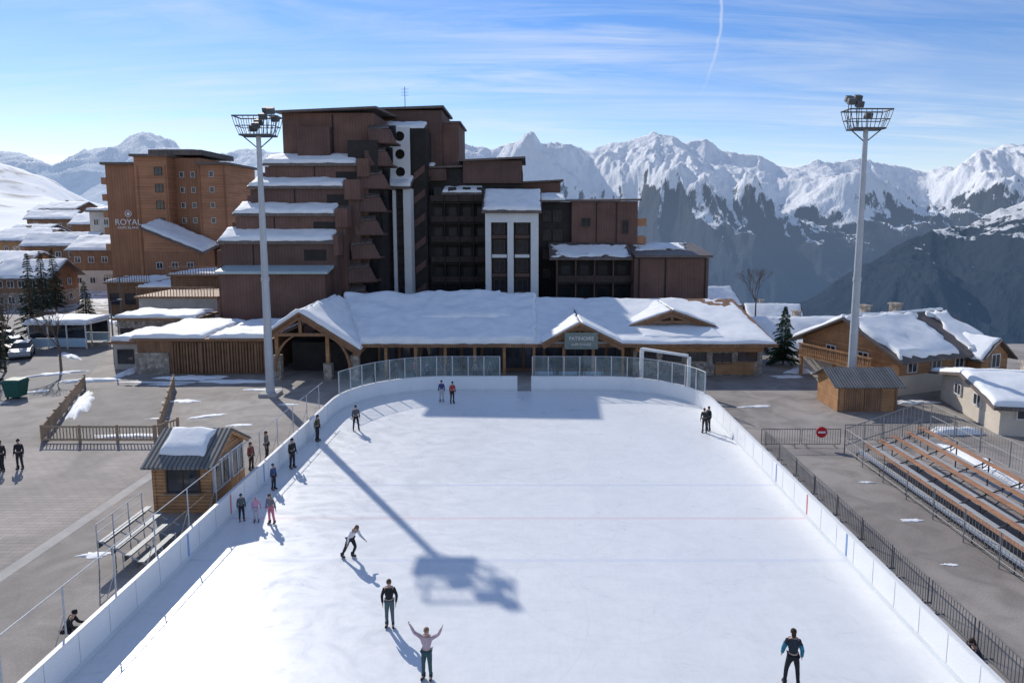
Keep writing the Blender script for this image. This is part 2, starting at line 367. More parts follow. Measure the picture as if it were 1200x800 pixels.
_wc = {}
def window_mesh(w, h, fr='frame', cross=True, gl='glass'):
    k = (w, h, fr, cross, gl)
    if k in _wc: return _wc[k]
    mb = MB(); t = .07
    mb.box(-w / 2, -.02, -h / 2, w / 2, .04, h / 2, 1)
    for x0, z0, x1, z1 in ((-w / 2 - t, -h / 2 - t, w / 2 + t, -h / 2), (-w / 2 - t, h / 2, w / 2 + t, h / 2 + t), (-w / 2 - t, -h / 2, -w / 2, h / 2), (w / 2, -h / 2, w / 2 + t, h / 2)):
        mb.box(x0, -.06, z0, x1, .05, z1, 0)
    if cross: mb.box(-.03, -.05, -h / 2, .03, .0, h / 2, 0)
    _wc[k] = mb.mesh('window', [fr, gl]); return _wc[k]

# ------------------------------------------------------------------ world, sun, camera
sd = Vector((17.7, -27.8, -20.7)).normalized()
el = math.asin(-sd.z); az = math.atan2(-sd.x, -sd.y)
W = bpy.data.worlds.new('World'); scene.world = W; W.use_nodes = True
nt = W.node_tree; L = nt.links.new; bg = nt.nodes['Background']
sky = N(nt, 'ShaderNodeTexSky', sky_type='NISHITA'); sky.sun_disc = False; sky.sun_elevation = el; sky.sun_rotation = az
sky.altitude = 1800; sky.air_density = 1.0; sky.dust_density = .25; sky.ozone_density = 2.0
tc = N(nt, 'ShaderNodeTexCoord'); sx = N(nt, 'ShaderNodeSeparateXYZ'); L(tc.outputs['Generated'], sx.inputs[0])
def wm(op, a, b=None):
    n = N(nt, 'ShaderNodeMath', operation=op)
    for i, q in enumerate((a, b)):
        if q is None: continue
        if isinstance(q, (int, float)): n.inputs[i].default_value = q
        else: L(q, n.inputs[i])
    return n.outputs[0]
tg = ramp(nt, sx.outputs[2], .05, (1.02, .93, .93), .27, (.56, .78, 1.05))
tm = N(nt, 'ShaderNodeMix', data_type='RGBA', blend_type='MULTIPLY'); tm.inputs[0].default_value = 1; L(sky.outputs[0], tm.inputs[6]); L(tg.outputs[0], tm.inputs[7])
zz = wm('MAXIMUM', sx.outputs[2], .02); zb = wm('ADD', zz, .10)
cx = wm('DIVIDE', sx.outputs[0], zb); cy = wm('DIVIDE', sx.outputs[1], zb)
cb = N(nt, 'ShaderNodeCombineXYZ'); L(cx, cb.inputs[0]); L(cy, cb.inputs[1])
mp = N(nt, 'ShaderNodeMapping'); mp.inputs['Scale'].default_value = (.30, 1.5, 1); mp.inputs['Rotation'].default_value = (0, 0, R(-28)); L(cb.outputs[0], mp.inputs['Vector'])
n1 = N(nt, 'ShaderNodeTexNoise'); n1.inputs['Scale'].default_value = 1.3; n1.inputs['Detail'].default_value = 12; n1.inputs['Roughness'].default_value = .66; n1.inputs['Distortion'].default_value = 1.5
L(mp.outputs[0], n1.inputs['Vector'])
n2 = N(nt, 'ShaderNodeTexNoise'); n2.inputs['Scale'].default_value = .55; n2.inputs['Detail'].default_value = 5; L(cb.outputs[0], n2.inputs['Vector'])
c1 = ramp(nt, n1.outputs['Fac'], .40, g3(0), .80, g3(1)); c2 = ramp(nt, n2.outputs['Fac'], .36, g3(.2), .60, g3(1))
cf = wm('MULTIPLY', c1.outputs[0], c2.outputs[0]); cf = wm('MULTIPLY', cf, 1.0)
yy = wm('MAXIMUM', sx.outputs[1], .05); ta = wm('DIVIDE', sx.outputs[0], yy); te = wm('DIVIDE', sx.outputs[2], yy)
cu = wm('SUBTRACT', .285, te); cu = wm('MULTIPLY', wm('MULTIPLY', cu, cu), 2.2)
cent = wm('SUBTRACT', .268, cu); wob = wm('MULTIPLY', wm('SUBTRACT', n1.outputs['Fac'], .5), .012); dd = wm('ABSOLUTE', wm('ADD', wm('SUBTRACT', ta, cent), wob))
tr = N(nt, 'ShaderNodeMapRange'); L(dd, tr.inputs[0]); tr.inputs[1].default_value = 0; tr.inputs[2].default_value = .0032; tr.inputs[3].default_value = .42; tr.inputs[4].default_value = 0
fd = N(nt, 'ShaderNodeMapRange'); L(te, fd.inputs[0]); fd.inputs[1].default_value = .17; fd.inputs[2].default_value = .27
cf = wm('MINIMUM', wm('ADD', cf, wm('MULTIPLY', tr.outputs[0], fd.outputs[0])), .85)
mx = N(nt, 'ShaderNodeMix', data_type='RGBA'); L(cf, mx.inputs[0]); L(tm.outputs[2], mx.inputs[6]); mx.inputs[7].default_value = (5.9, 6.3, 6.8, 1)
L(mx.outputs[2], bg.inputs[0]); bg.inputs[1].default_value = .14

sl = bpy.data.lights.new('sun', 'SUN'); sl.energy = 3.8; sl.angle = R(.5); sl.color = (1, .95, .87)
so = bpy.data.objects.new('sun', sl); COL.objects.link(so); so.rotation_euler = sd.to_track_quat('-Z', 'Y').to_euler(); so.location = (-40, 60, 60)

cam = bpy.data.cameras.new('camera'); co = bpy.data.objects.new('camera', cam); COL.objects.link(co); scene.camera = co
cam.sensor_width = 36; cam.lens = 24; cam.clip_end = 60000; cam.clip_start = .5
cam.shift_x = -.0175; cam.shift_y = -.0367
co.location = (0, 0, 13.5); co.rotation_euler = (R(90 - 7), 0, 0)
scene.view_settings.view_transform = 'Standard'; scene.view_settings.look = 'None'; scene.view_settings.exposure = 0

# ------------------------------------------------------------------ terrain
HILL = [(-1.3, 160), (-.776, 196), (-.70, 212), (-.64, 240), (-.58, 257), (-.4, 262)]
def gz(x, y):
    e = 98 - 30 * sm(22, 44, x)          # the plateau ends sooner beyond the chalets
    if y < e: return 0.0
    t = x / y; wr = sm(-.34, -.2, t)
    z = -wr * (.34 * (y - e) * sm(e, e + 34, y) + .12 * max(0, y - 400))
    wl = 1 - wr
    hh = 13.5 + (258 - interp(HILL, t))
    z += wl * (sm(115, 260, y) * 9 + (hh - 9) * sm(300, 800, y) - .35 * max(0, y - 820))
    return z
mb = MB(); ys = [-60 + 8 * i for i in range(15)] + [60 + 4 * i for i in range(20)] + [140 + 10 * i for i in range(27)] + [415 + 14 * i for i in range(44)] + [1050 + 120 * i for i in range(20)]
nc = 190; vs = []; fs = []
for j, y in enumerate(ys):
    for i in range(nc + 1):
        c = -1 + 2 * i / nc; x = c * (150 + 1.35 * max(y, 0))
        n = 0 if y < 240 else (noise.noise(Vector((x / 90, y / 90, 0))) + .45 * noise.noise(Vector((x / 32, y / 32, 5)))) * min(12, (y - 240) * .03)
        vs.append((x, y, gz(x, y) + n))
for j in range(len(ys) - 1):
    for i in range(nc): k = j * (nc + 1) + i; fs.append((k, k + 1, k + nc + 2, k + nc + 1))
mb.add(vs, fs); structure('ground', mb, ['ground'], 'grey asphalt village ground turning to snow slopes', smooth=True)

def mountain(name, label, prof, Yn, Yf, zb, amp, u0, u1, nx, ny, mat, seed, Lx, pw=.8, cr=.35, jag=0, st=2.2):
    mb = MB(); vs = []; fs = []
    rows = ny + 6
    for j in range(rows):
        q = j / (ny - 1); y = Yn + (Yf - Yn) * q
        for i in range(nx):
            u = u0 + (u1 - u0) * i / (nx - 1); t = (u - 621) / 800; x = t * y
            pk = (257.7 - interp(prof, u)) / 800 * Yf + 13.5
            p = Vector((x / Lx + seed, y / (Lx * st), seed * .37))
            p += Vector((noise.noise(p * .8), noise.noise(p * .8 + Vector((5, 5, 5))), 0)) * .5
            r = noise.ridged_multi_fractal(p, .92, 2.15, 8, 1.0, 2.0)
            win = math.sin(math.pi * min(1, q) ** 1.25) * (1 - cr) + cr * sm(0, .5, q)
            env = min(q, 1) ** pw if q <= 1 else 1 - (q - 1) * 6
            jg = 0
            if jag and q > .6:
                p2 = Vector((x / (Lx * .3) + seed, y / (Lx * .5), 2)); jg = jag * (noise.ridged_multi_fractal(p2, .85, 2.3, 6, 1.0, 2.0) - 1.1) * sm(.6, .9, q)
            vs.append((x, y, zb + (pk - zb) * env + amp * (min(r, 2.6) - 1.15) * win + jg))
    for j in range(rows - 1):
        for i in range(nx - 1): k = j * nx + i; fs.append((k, k + 1, k + nx + 1, k + nx))
    mb.add(vs, fs); return structure(name, mb, [mat], label, smooth=True)
PR = [(430, 188), (500, 182), (545, 170), (575, 174), (600, 163), (618, 162), (650, 174), (690, 182), (712, 174), (735, 170), (765, 157), (785, 162), (800, 166), (822, 160), (850, 178), (885, 182), (905, 194), (940, 190), (965, 186), (1000, 186), (1040, 194), (1080, 202), (1110, 200), (1140, 182), (1165, 174), (1210, 175), (1300, 190), (1450, 200)]
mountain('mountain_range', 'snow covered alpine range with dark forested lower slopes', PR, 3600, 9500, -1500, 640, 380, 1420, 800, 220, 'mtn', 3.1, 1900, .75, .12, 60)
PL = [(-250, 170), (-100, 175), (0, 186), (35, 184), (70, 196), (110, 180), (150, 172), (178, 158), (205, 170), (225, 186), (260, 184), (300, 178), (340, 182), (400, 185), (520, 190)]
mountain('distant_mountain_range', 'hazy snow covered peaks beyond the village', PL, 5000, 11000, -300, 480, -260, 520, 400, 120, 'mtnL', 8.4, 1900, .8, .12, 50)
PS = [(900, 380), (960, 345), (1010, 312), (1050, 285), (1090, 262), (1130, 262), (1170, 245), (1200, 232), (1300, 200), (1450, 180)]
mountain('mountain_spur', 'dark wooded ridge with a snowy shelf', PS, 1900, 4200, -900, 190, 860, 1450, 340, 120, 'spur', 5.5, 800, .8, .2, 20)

# paving sheets
mb = MB(); mb.add([(-60, 12, .004), (-20.55, 12, .004), (-20.55, 39.6, .004), (-60, 39.6, .004)], [(0, 1, 2, 3)])
structure('plaza_paving', mb, ['paver'], 'brown paving slabs of the village square')
mb = MB(); mb.add([(-20.5, 12, .006), (-19.9, 12, .006), (-19.9, 37, .006), (-20.5, 37, .006)], [(0, 1, 2, 3)])
structure('pavement_strip', mb, ['grey'], 'pale stone gutter strip across the square')
mb = MB(); mb.add([(-36, 54, .008), (-29.7, 40.7, .008), (-22.9, 40.7, .008), (-29.4, 54, .008)], [(0, 1, 2, 3)])
structure('terrace_paving', mb, [pm('dark_asphalt', (.22, .20, .185), .3, .5)], 'dark asphalt inside the log railing')
mb = MB(); mb.add([(-62, 66, .004), (-40, 46, .004), (-36.4, 54, .004), (-44, 70, .004), (-60, 98, .004), (-72, 98, .004)], [(0, 1, 2, 3, 4, 5)])
structure('road', mb, [pm('road_asphalt', (.23, .215, .205), .25, .4)], 'dark asphalt village road')
mb = MB(); mb.add([(-9, 53.4, .006), (8.5, 53.4, .006), (8.5, 59.8, .006), (-14, 59.8, .006), (-14, 50, .006)], [(0, 1, 2, 3, 4)])
structure('path', mb, ['grey'], 'concrete path between the rink and the lodge')

def snow_patch(x, y, rx, ry, h=.12, rot=0, n=34):
    mb = MB(); vs = [(x, y, h)]; fs = []
    for k, rr in enumerate((.35, .7, .9, 1.0)):
        for i in range(n):
            a = 2 * math.pi * i / n; w = 1 + .7 * noise.noise(Vector((x + math.cos(a) * 1.9, y + math.sin(a) * 1.9, 1))) + .4 * noise.noise(Vector((x * 3 + math.cos(a) * 6, math.sin(a) * 6, 9)))
            px = rx * rr * w * math.cos(a); py = ry * rr * w * math.sin(a)
            z = h * (.95, .75, .4, 0)[k] * (1 + .5 * noise.noise(Vector((px * 2 + x, py * 2, 4)))) + .01
            vs.append((x + px * math.cos(rot) - py * math.sin(rot), y + px * math.sin(rot) + py * math.cos(rot), z))
    for i in range(n): fs.append((0, 1 + i, 1 + (i + 1) % n))
    for k in range(3):
        for i in range(n): a = 1 + k * n + i; b = 1 + k * n + (i + 1) % n; fs.append((a, a + n, b + n, b))
    mb.add(vs, fs); structure('snow_patch', mb, ['snow'], 'patch of dirty old snow on the ground', smooth=True)
for p in [(-25, 41.6, 2.6, .35, .1, 0), (-33.0, 49, .6, 3.6, .25, .45), (-29, 57.4, 2.5, .7, .2), (-24.5, 56.2, 3.0, .5, .15), (-42, 59, 2.0, .5, .12, .6), (-37.2, 56.5, 1.8, .6, .2, .2), (-38.5, 72, 1.2, 3, .3, .2),
          (-35.6, 60, .6, 2.5, .3), (-22.5, 46, 1.2, .3, .05, .5), (-26, 50, 1.2, .5, .06), (26, 60.5, 2.8, 1.4, .3, .3), (22.5, 58, 1.4, .5, .1), (28.5, 49.5, 1.7, .4, .15), (27.2, 42.2, 1.6, .5, .4), (24.9, 36, .6, 3.4, .4), (25.0, 29, .6, 3, .4),
          (17.3, 29.5, .5, .14, .03), (17.5, 34, .35, .12, .03), (16.6, 25.5, .3, .1, .02), (-17.7, 26.3, .6, .25, .04), (13.2, 40.2, .22, .7, .15), (13.2, 33, .18, 1.0, .1), (13.2, 25, .16, .8, .1), (-46, 67, 2.4, .5, .2, -.7), (-50.5, 74, 2.4, .8, .2, -.5), (-56, 90, 4, 1, .3, -.5), (-45, 75.5, 3, 1.2, .4), (-30, 55.2, 1.5, .3, .06), (-19.2, 44, .8, .25, .04, .3), (-17.8, 49, .7, .2, .05), (-40, 49, 1.2, .3, .1, .5), (16.5, 48.5, 1.1, .25, .05, .2),
          (-31, 56, 3.2, .25, .04), (-25.5, 45.5, .7, .18, .03, .2), (-21.5, 53.5, 1.6, .3, .05), (-39.5, 52.5, 1.4, .35, .08, .6), (-19, 38.5, .5, .15, .03)]:
    snow_patch(*p)

# ------------------------------------------------------------------ rink
XL, XR, YE, YS, RC = -13.6, 12.6, 53.0, -8.0, 7.0
def rink_path(n=14):
    p = [(XL, YS), (XL, YE - RC)]
    for i in range(1, n + 1): a = math.pi - math.pi / 2 * i / n; p.append((XL + RC + RC * math.cos(a), YE - RC + RC * math.sin(a)))
    for i in range(0, n + 1): a = math.pi / 2 - math.pi / 2 * i / n; p.append((XR - RC + RC * math.cos(a), YE - RC + RC * math.sin(a)))
    p += [(XR, YS)]
    return p
P = rink_path()
mb = MB(); mb.add([(x, y, .02) for x, y in P], [tuple(range(len(P)))[::-1]])
structure('ice', mb, ['ice'], 'white skating rink ice with faint painted lines')
def ribbon(mb, pts, z0, z1, o0, o1, m=0):
    pts = [Vector((p[0], p[1])) for p in pts]; n = len(pts); nr = []
    for i in range(n):
        d = (pts[min(i + 1, n - 1)] - pts[max(i - 1, 0)]).normalized(); nr.append(Vector((-d.y, d.x)))
    A = [p + k * o0 for p, k in zip(pts, nr)]; B = [p + k * o1 for p, k in zip(pts, nr)]
    vs = []
    for a, b in zip(A, B): vs += [(a.x, a.y, z0), (b.x, b.y, z0), (b.x, b.y, z1), (a.x, a.y, z1)]
    fs = [(0, 1, 2, 3)]
    for i in range(n - 1):
        k = 4 * i
        for e in range(4): fs.append((k + e, k + (e + 1) % 4, k + 4 + (e + 1) % 4, k + 4 + e))
    fs.append((4 * n - 4, 4 * n - 1, 4 * n - 2, 4 * n - 3)); mb.add(vs, fs, m)
kk = 16
left = P[:kk] + [(-1.0, YE)]; right = [(0.1, YE)] + P[kk:]
T = Thing('rink_boards', 'white dasher boards around the skating rink with rounded corners', 'rink boards', (0, 0, 0))
for nm, pp in (('board', left), ('board', right)):
    mb = MB(); ribbon(mb, pp, 0, 1.17, 0, .10); T.part(nm, mb, ['board'])
    mb = MB(); ribbon(mb, pp, 1.172, 1.23, -.03, .13); T.part('cap_rail', mb, ['wpaint'])
    mb = MB(); ribbon(mb, pp, .022, .20, -.012, -.002); T.part('kick_plate', mb, ['kick'])
for y, m in ((33.6, 'lblue'), (29.7, 'lred'), (25.8, 'lblue')):
    for x, s in ((XL, 1), (XR, -1)): T.bx('line_mark', m, x + s * .004 - .008, y - .06, .22, x + s * .004 + .008, y + .06, 1.15)
jm = MB(); jm.box(-.003, -.012, .21, .003, .012, 1.16); jm = jm.mesh('panel_joint', ['joint'])
for i in range(28):
    y = 4.2 + i * 1.5
    if y < 46: T.inst('panel_joint', jm, (XR - .004, y, 0)); T.inst('panel_joint', jm, (XL + .004, y, 0))

def resample(pts, step):
    out = [Vector(pts[0])]; acc = 0
    for a, b in zip(pts, pts[1:]):
        a = Vector(a); b = Vector(b); L_ = (b - a).length; pos = step - acc
        while pos <= L_ + 1e-6: out.append(a.lerp(b, pos / L_)); pos += step
        acc = (acc + L_) % step
    return out
def glass_run(pts, label, top=2.75, step=1.25):
    T = Thing('glass_screen', label, 'glass screen', (pts[0][0], pts[0][1], 0), 0, 'glass screens behind the rink')
    rs = resample(pts, step)
    for i, p in enumerate(rs):
        T.bx('post', 'mast', p.x - .04, p.y + .02, 1.24, p.x + .04, p.y + .09, top + .04)
        if i < len(rs) - 1:
            q = rs[i + 1]; d = (q - p).normalized(); nx = Vector((-d.y, d.x)); a = p + d * .05; b = q - d * .05; a = a + nx * .055; b = b + nx * .055
            mb = MB(); h = nx * .008
            mb.hull8([(a.x - h.x, a.y - h.y, 1.27), (b.x - h.x, b.y - h.y, 1.27), (b.x + h.x, b.y + h.y, 1.27), (a.x + h.x, a.y + h.y, 1.27), (a.x - h.x, a.y - h.y, top), (b.x - h.x, b.y - h.y, top), (b.x + h.x, b.y + h.y, top), (a.x + h.x, a.y + h.y, top)])
            T.part('pane', mb, ['screen'])
    mb = MB()
    for a, b in zip(rs, rs[1:]): mb.tube((a.x, a.y + .05, top + .05), (b.x, b.y + .05, top + .05), .025, n=6)
    T.part('top_rail', mb, ['mast'])
glass_run([(XL, 47.5)] + P[4:kk] + [(-1.2, YE)], 'clear glass screen with steel posts curving on the boards')
glass_run([(.2, YE)] + P[kk:-2] + [(XR, 46.5)], 'clear glass screen with steel posts by the gate corner')
T = Thing('gate_frame', 'tall white frame of the rink machine gate', 'gate', (8.9, 53.9, 0))
T.bx('post', 'wpaint', 8.8, 53.6, 0, 9.1, 53.85, 3.2); T.bx('post', 'wpaint', 12.3, 52.2, 0, 12.55, 52.45, 2.9)
mb = MB(); mb.hull8([(8.8, 53.6, 3.2), (12.3, 52.25, 2.9), (12.4, 52.45, 2.9), (9.1, 53.85, 3.2), (8.8, 53.6, 3.38), (12.3, 52.25, 3.08), (12.4, 52.45, 3.08), (9.1, 53.85, 3.38)]); T.part('beam', mb, ['wpaint'])

T = Thing('net_fence', 'thin grey steel fence with wire strands beside the boards', 'fence', (-14.3, 0, 0))
for y in [12 + 2.55 * i for i in range(14)]:
    mb = MB(); mb.tube((-14.3, y, 0), (-14.3, y, 2.4), .028, n=6); mb.tube((-14.3, y, 1.5), (-14.8, y, 0), .016, n=6); T.part('post', mb, ['mast'])
mb = MB(); mb.tube((-14.3, 10, 2.4), (-14.3, 46, 2.4), .02, n=6); T.part('top_rail', mb, ['mast'])
for z in (.6, 1.5):
    mb = MB(); mb.tube((-14.3, 10, z), (-14.3, 46, z), .004, n=4); T.part('wire', mb, ['steel'])

# ------------------------------------------------------------------ floodlight masts
def mast(x, y, label, side, zt=19.7):
    T = Thing('floodlight_mast', label, 'floodlight mast', (x, y, 0), 0, 'floodlight masts around the rink')
    mb = MB(); mb.tube((x, y, .25), (x, y, 9), .33, .27, 16); mb.tube((x, y, 9), (x, y, zt), .27, .17, 16); T.part('pole', mb, ['mast'], smooth=False)
    mb = MB(); mb.tube((x, y, 8.85), (x, y, 9.15), .31, n=16); T.part('collar', mb, ['mast'])
    T.bx('footing', 'grey', x - .7, y - .7, 0, x + .7, y + .7, .25)
    mb = MB()
    def rect(w, d, z): return [(x - w, y - d, z), (x + w, y - d, z), (x + w, y + d, z), (x - w, y + d, z)]
    lv = [rect(1.15, .65, zt), rect(1.40, .72, zt + .65), rect(1.58, .78, zt + 1.35)]
    for rg, rad in zip(lv, (.07, .035, .055)):
        for i in range(4): mb.tube(rg[i], rg[(i + 1) % 4], rad, n=5)
    for a, b in zip(lv, lv[1:]):
        for i in range(4):
            p0, p1, q0, q1 = map(Vector, (a[i], a[(i + 1) % 4], b[i], b[(i + 1) % 4])); n = 8 if i % 2 == 0 else 3
            for k in range(n + 1): mb.tube(p0.lerp(p1, k / n), q0.lerp(q1, k / n), .024, n=4)
    mb.tube((x - 1.15, y, zt - .02), (x - .1, y, zt - .9), .045, n=5); mb.tube((x + 1.15, y, zt - .02), (x + .1, y, zt - .9), .045, n=5)
    T.part('basket', mb, ['dsteel'])
    T.bx('platform', 'dsteel', x - 1.13, y - .64, zt - .04, x + 1.13, y + .64, zt + .04)
    if side > 0: pos = [(.55, -.35, 1.35), (1.15, -.35, 1.75), (.55, .4, 1.9), (1.15, .4, 1.3), (.0, .2, 1.0), (.0, -.35, .7), (-.5, .4, .6)]
    else: pos = [(-1.35, -.35, 1.95), (-.75, -.35, 1.75), (-1.2, .4, 2.25), (-.55, .4, 2.3), (.2, .2, 1.0)]
    for dx, dy, dz in pos:
        lx = x + dx; ly = y + dy; zc = zt + dz
        mb = MB(); mb.hull8([(lx - .27, ly - .12, zc - .28), (lx + .27, ly - .12, zc - .28), (lx + .27, ly + .2, zc - .12), (lx - .27, ly + .2, zc - .12), (lx - .27, ly - .28, zc + .12), (lx + .27, ly - .28, zc + .12), (lx + .2, ly + .12, zc + .28), (lx - .2, ly + .12, zc + .28)])
        T.part('floodlight', mb, ['dsteel']); mb = MB(); mb.tube((lx, ly, zt), (lx, ly, zc - .15), .03, n=5); T.part('bracket', mb, ['dsteel'])
mast(-20.15, 51.8, 'tall grey floodlight mast with lattice platform beside the boards', 1)
mast(25.0, 52.0, 'tall grey floodlight mast with lamps rising behind the timber shed', -1, 20.2)

# ------------------------------------------------------------------ lodge
T = Thing('ice_rink_lodge', 'long low stone and timber lodge with a thick snow covered roof', 'lodge', (0, 62, 0))
T.bx('wall', 'wood2', -13.6, 60.2, 0, 9.0, 73, 3.3)
T.bx('wall', 'stone', 9.01, 58.6, 0, 20.3, 73, 2.75, label='rubble stone end wall')
T.bx('wall', 'black', -21.4, 60.5, 0, -13.62, 73, 2.6)
ex0, ex1 = -14.6, 21.2
rf = MB(); rf.slab((ex0, 57.4, 2.95), (ex1, 57.4, 2.95), (20.6, 69, 5.55), (-19, 69, 5.75), .16); T.part('roof', rf, ['beam'])
rf = MB(); rf.slab((20.6, 69.01, 5.55), (ex1, 71.8, 4.8), (-20, 71.8, 5.0), (-19, 69.01, 5.75), .16); T.part('roof', rf, ['beam'])
T.bx('fascia', 'wood2', ex0, 57.3, 2.72, ex1, 57.39, 3.0)
T.part('snow_cover', snow_mb((ex0 + .1, 57.45, 2.96), (.6, 57.45, 2.96), (.6, 69.2, 5.75), (-19, 69.2, 5.80), .5, seed=1), ['snow'], smooth=True)
T.part('snow_cover', snow_mb((.3, 57.45, 2.96), (ex1 - .1, 57.45, 2.96), (20.4, 69.2, 5.35), (.3, 69.2, 5.55), .22, seed=2), ['snow'], smooth=True)
T.part('snow_cover', snow_mb((-10.5, 62, 4.2), (-1.5, 62.5, 4.3), (-3, 69.4, 5.9), (-9.6, 69.4, 6.0), .5, seed=4), ['snow'], smooth=True)
def gable(T, xc, zp, xl, zl, xr, zr, yf, yb, snow=.4, zb=None, mat='wood', truss=True):
    mb = MB(); mb.slab((xl, yf, zl), (xc, yf, zp), (xc, yb, zp), (xl, yb, zl), .2); T.part('roof', mb, ['wood2'])
    mb = MB(); mb.slab((xc + .001, yf, zp), (xr, yf, zr), (xr, yb, zr), (xc + .001, yb, zp), .2); T.part('roof', mb, ['wood2'])
    T.part('snow_cover', snow_mb((xl - .02, yf + .15, zl + .01), (xl - .02, yb, zl + .01), (xc, yb, zp + .02), (xc, yf + .15, zp + .02), snow, seed=xc), ['snow'], smooth=True)
    T.part('snow_cover', snow_mb((xr + .02, yf + .15, zr + .01), (xr + .02, yb, zr + .01), (xc, yb, zp + .02), (xc, yf + .15, zp + .02), snow, seed=xc + 3), ['snow'], smooth=True)
    if truss:
        def bar(p, q, w=.16):
            mb = MB(); p = Vector(p); q = Vector(q); d = (q - p).normalized(); u = Vector((-d.z, 0, d.x)) * w
            mb.prism([tuple(p - u), tuple(q - u), tuple(q + u), tuple(p + u)], (0, .22, 0)); T.part('truss_beam', mb, ['beam'])
        y = yf + .25
        bar((xl + .1, y, zl - .38), (xc, y, zp - .40)); bar((xc, y + .003, zp - .40), (xr - .1, y + .003, zr - .38))
        zc = zp - (zp - min(zl, zr)) * .45
        def xat(z, a, za): return xc + (a - xc) * (zp - z) / (zp - za)
        bar((xat(zc, xl, zl), y - .02, zc - .45), (xat(zc, xr, zr), y - .02, zc - .45), .13)
        bar((xc, y + .05, zp - .5), (xc, y + .05, zc - .5), .12)
    if zb is not None:
        mb = MB(); mb.prism([(xl + .3, yf + 1.1, zb), (xr - .3, yf + 1.1, zb), (xr - .3, yf + 1.1, zr - .25), (xc, yf + 1.1, zp - .25), (xl + .3, yf + 1.1, zl - .25)], (0, .3, 0)); T.part('wall', mb, [mat])
gable(T, -19.3, 5.85, -22.2, 3.95, -14.2, 2.6, 56.3, 68, .34, None)
gable(T, 4.2, 4.95, 1.0, 3.2, 7.9, 3.1, 56.5, 66, .2, 2.75, 'wood2')
gable(T, 12.9, 5.4, 8.8, 3.95, 16.9, 3.95, 61.0, 68.6, .15, 3.6, 'wood2')
for s, x0 in ((1, -21.6), (-1, -15.2)):
    mb = MB(); pts = []
    for i in range(8):
        a0 = math.pi / 2 * i / 7; r = 2.6; pts.append((x0 + s * r * (1 - math.cos(a0)), .8 + 3.2 * math.sin(a0)))
    vs = []
    for px, pz in pts: vs += [(px - .12, 56.65, pz), (px + .12, 56.65, pz + .0), (px + .12, 56.85, pz), (px - .12, 56.85, pz)]
    fs = [(0, 1, 2, 3), (28, 31, 30, 29)]
    for i in range(7):
        for e in range(4): fs.append((4 * i + e, 4 * i + (e + 1) % 4, 4 * i + 4 + (e + 1) % 4, 4 * i + 4 + e))
    mb.add(vs, fs); T.part('curved_brace', mb, ['beam'])
for x in (-21.5, -17.2, -14.9):
    T.bx('pillar', 'stone', x - .35, 56.9, 0, x + .35, 57.5, 2.1 if x != -17.2 else 1.4)
    T.bx('post', 'wood', x - .15, 57.05, 1.4 if x == -17.2 else 2.1, x + .15, 57.3, 4.2 if x == -17.2 else 3.0 if x > -16 else 3.8)
for i in range(9):
    x = -12.4 + i * 2.55
    if x < 8.6: T.bx('post', 'wood', x - .12, 57.75, 0, x + .12, 58.0, 2.72)
for i in range(12):
    x = -12.6 + i * 1.85
    if x < 8.3: T.inst('window', window_mesh(1.5, 1.9, 'dframe'), (x, 60.15, 1.35))
for i in range(5):
    x = 10.2 + i * 2.2; T.inst('window', window_mesh(1.5, .8, 'dframe', True), (x, 58.55, 1.75 if i != 3 else 1.5))
T.bx('door', 'wood', 16.2, 58.50, .1, 19.6, 58.58, 1.2, label='boarded timber hatch low in the stone wall')
T.bx('beam', 'wood', 9.1, 58.0, 2.2, 20.2, 58.5, 2.62); T.bx('beam', 'wood', -13.5, 59.0, 2.45, 9, 59.3, 2.78)
T.part('snow_cover', snow_mb((9.8, 58.3, 3.25), (17, 58.3, 3.25), (16.5, 61, 3.8), (9.5, 61, 3.8), .2, seed=9), ['snow'], smooth=True)

def text_part(T, body, size, loc, mat, name='lettering', ext=.02):
    c = bpy.data.curves.new('t', 'FONT'); c.body = body; c.size = size; c.align_x = 'CENTER'; c.align_y = 'CENTER'; c.extrude = ext
    o = bpy.data.objects.new('t', c); COL.objects.link(o); bpy.context.view_layer.update()
    me = bpy.data.meshes.new_from_object(o.evaluated_get(bpy.context.evaluated_depsgraph_get())); bpy.data.objects.remove(o)
    me.materials.clear(); me.materials.append(M[mat]); me.transform(Matrix.Rotation(R(90), 4, 'X'))
    return T.inst(name, me, loc)
S = Thing('name_sign', 'grey green name board with white lettering on the lodge gable', 'sign', (4.3, 56.4, 2.9))
S.bx('panel', 'sign', 2.9, 56.35, 2.75, 5.7, 56.45, 4.15)
text_part(S, 'PATINOIRE', .42, (4.3, 56.33, 3.65), 'wpaint'); text_part(S, "ALPE D'HUEZ", .28, (4.3, 56.33, 3.15), 'wpaint')

T = Thing('timber_annex', 'low dark timber annex with slatted front and snowy flat roof', 'annex', (-28.5, 60, 0))
T.bx('wall', 'wood2', -34.6, 59.2, 0, -22.8, 68, 3.0); T.bx('roof', 'beam', -35, 58.8, 3.002, -22.5, 68.4, 3.2)
T.part('snow_cover', snow_mb((-34.9, 58.9, 3.2), (-28.6, 58.9, 3.2), (-28.6, 68.2, 3.3), (-34.9, 68.2, 3.3), .35, seed=5), ['snow'], smooth=True)
T.part('snow_cover', snow_mb((-28.2, 59, 3.2), (-22.8, 59, 3.2), (-22.8, 68.2, 3.3), (-28.2, 68.2, 3.3), .35, seed=6), ['snow'], smooth=True)
T.bx('plinth', 'stone', -34.7, 59.05, 0, -31.8, 59.19, 1.9)
mb = MB()
for i in range(34): mb.box(-31.5 + i * .26, 59.03, .1, -31.5 + i * .26 + .13, 59.15, 2.85)
T.part('slats', mb, ['wood2'])
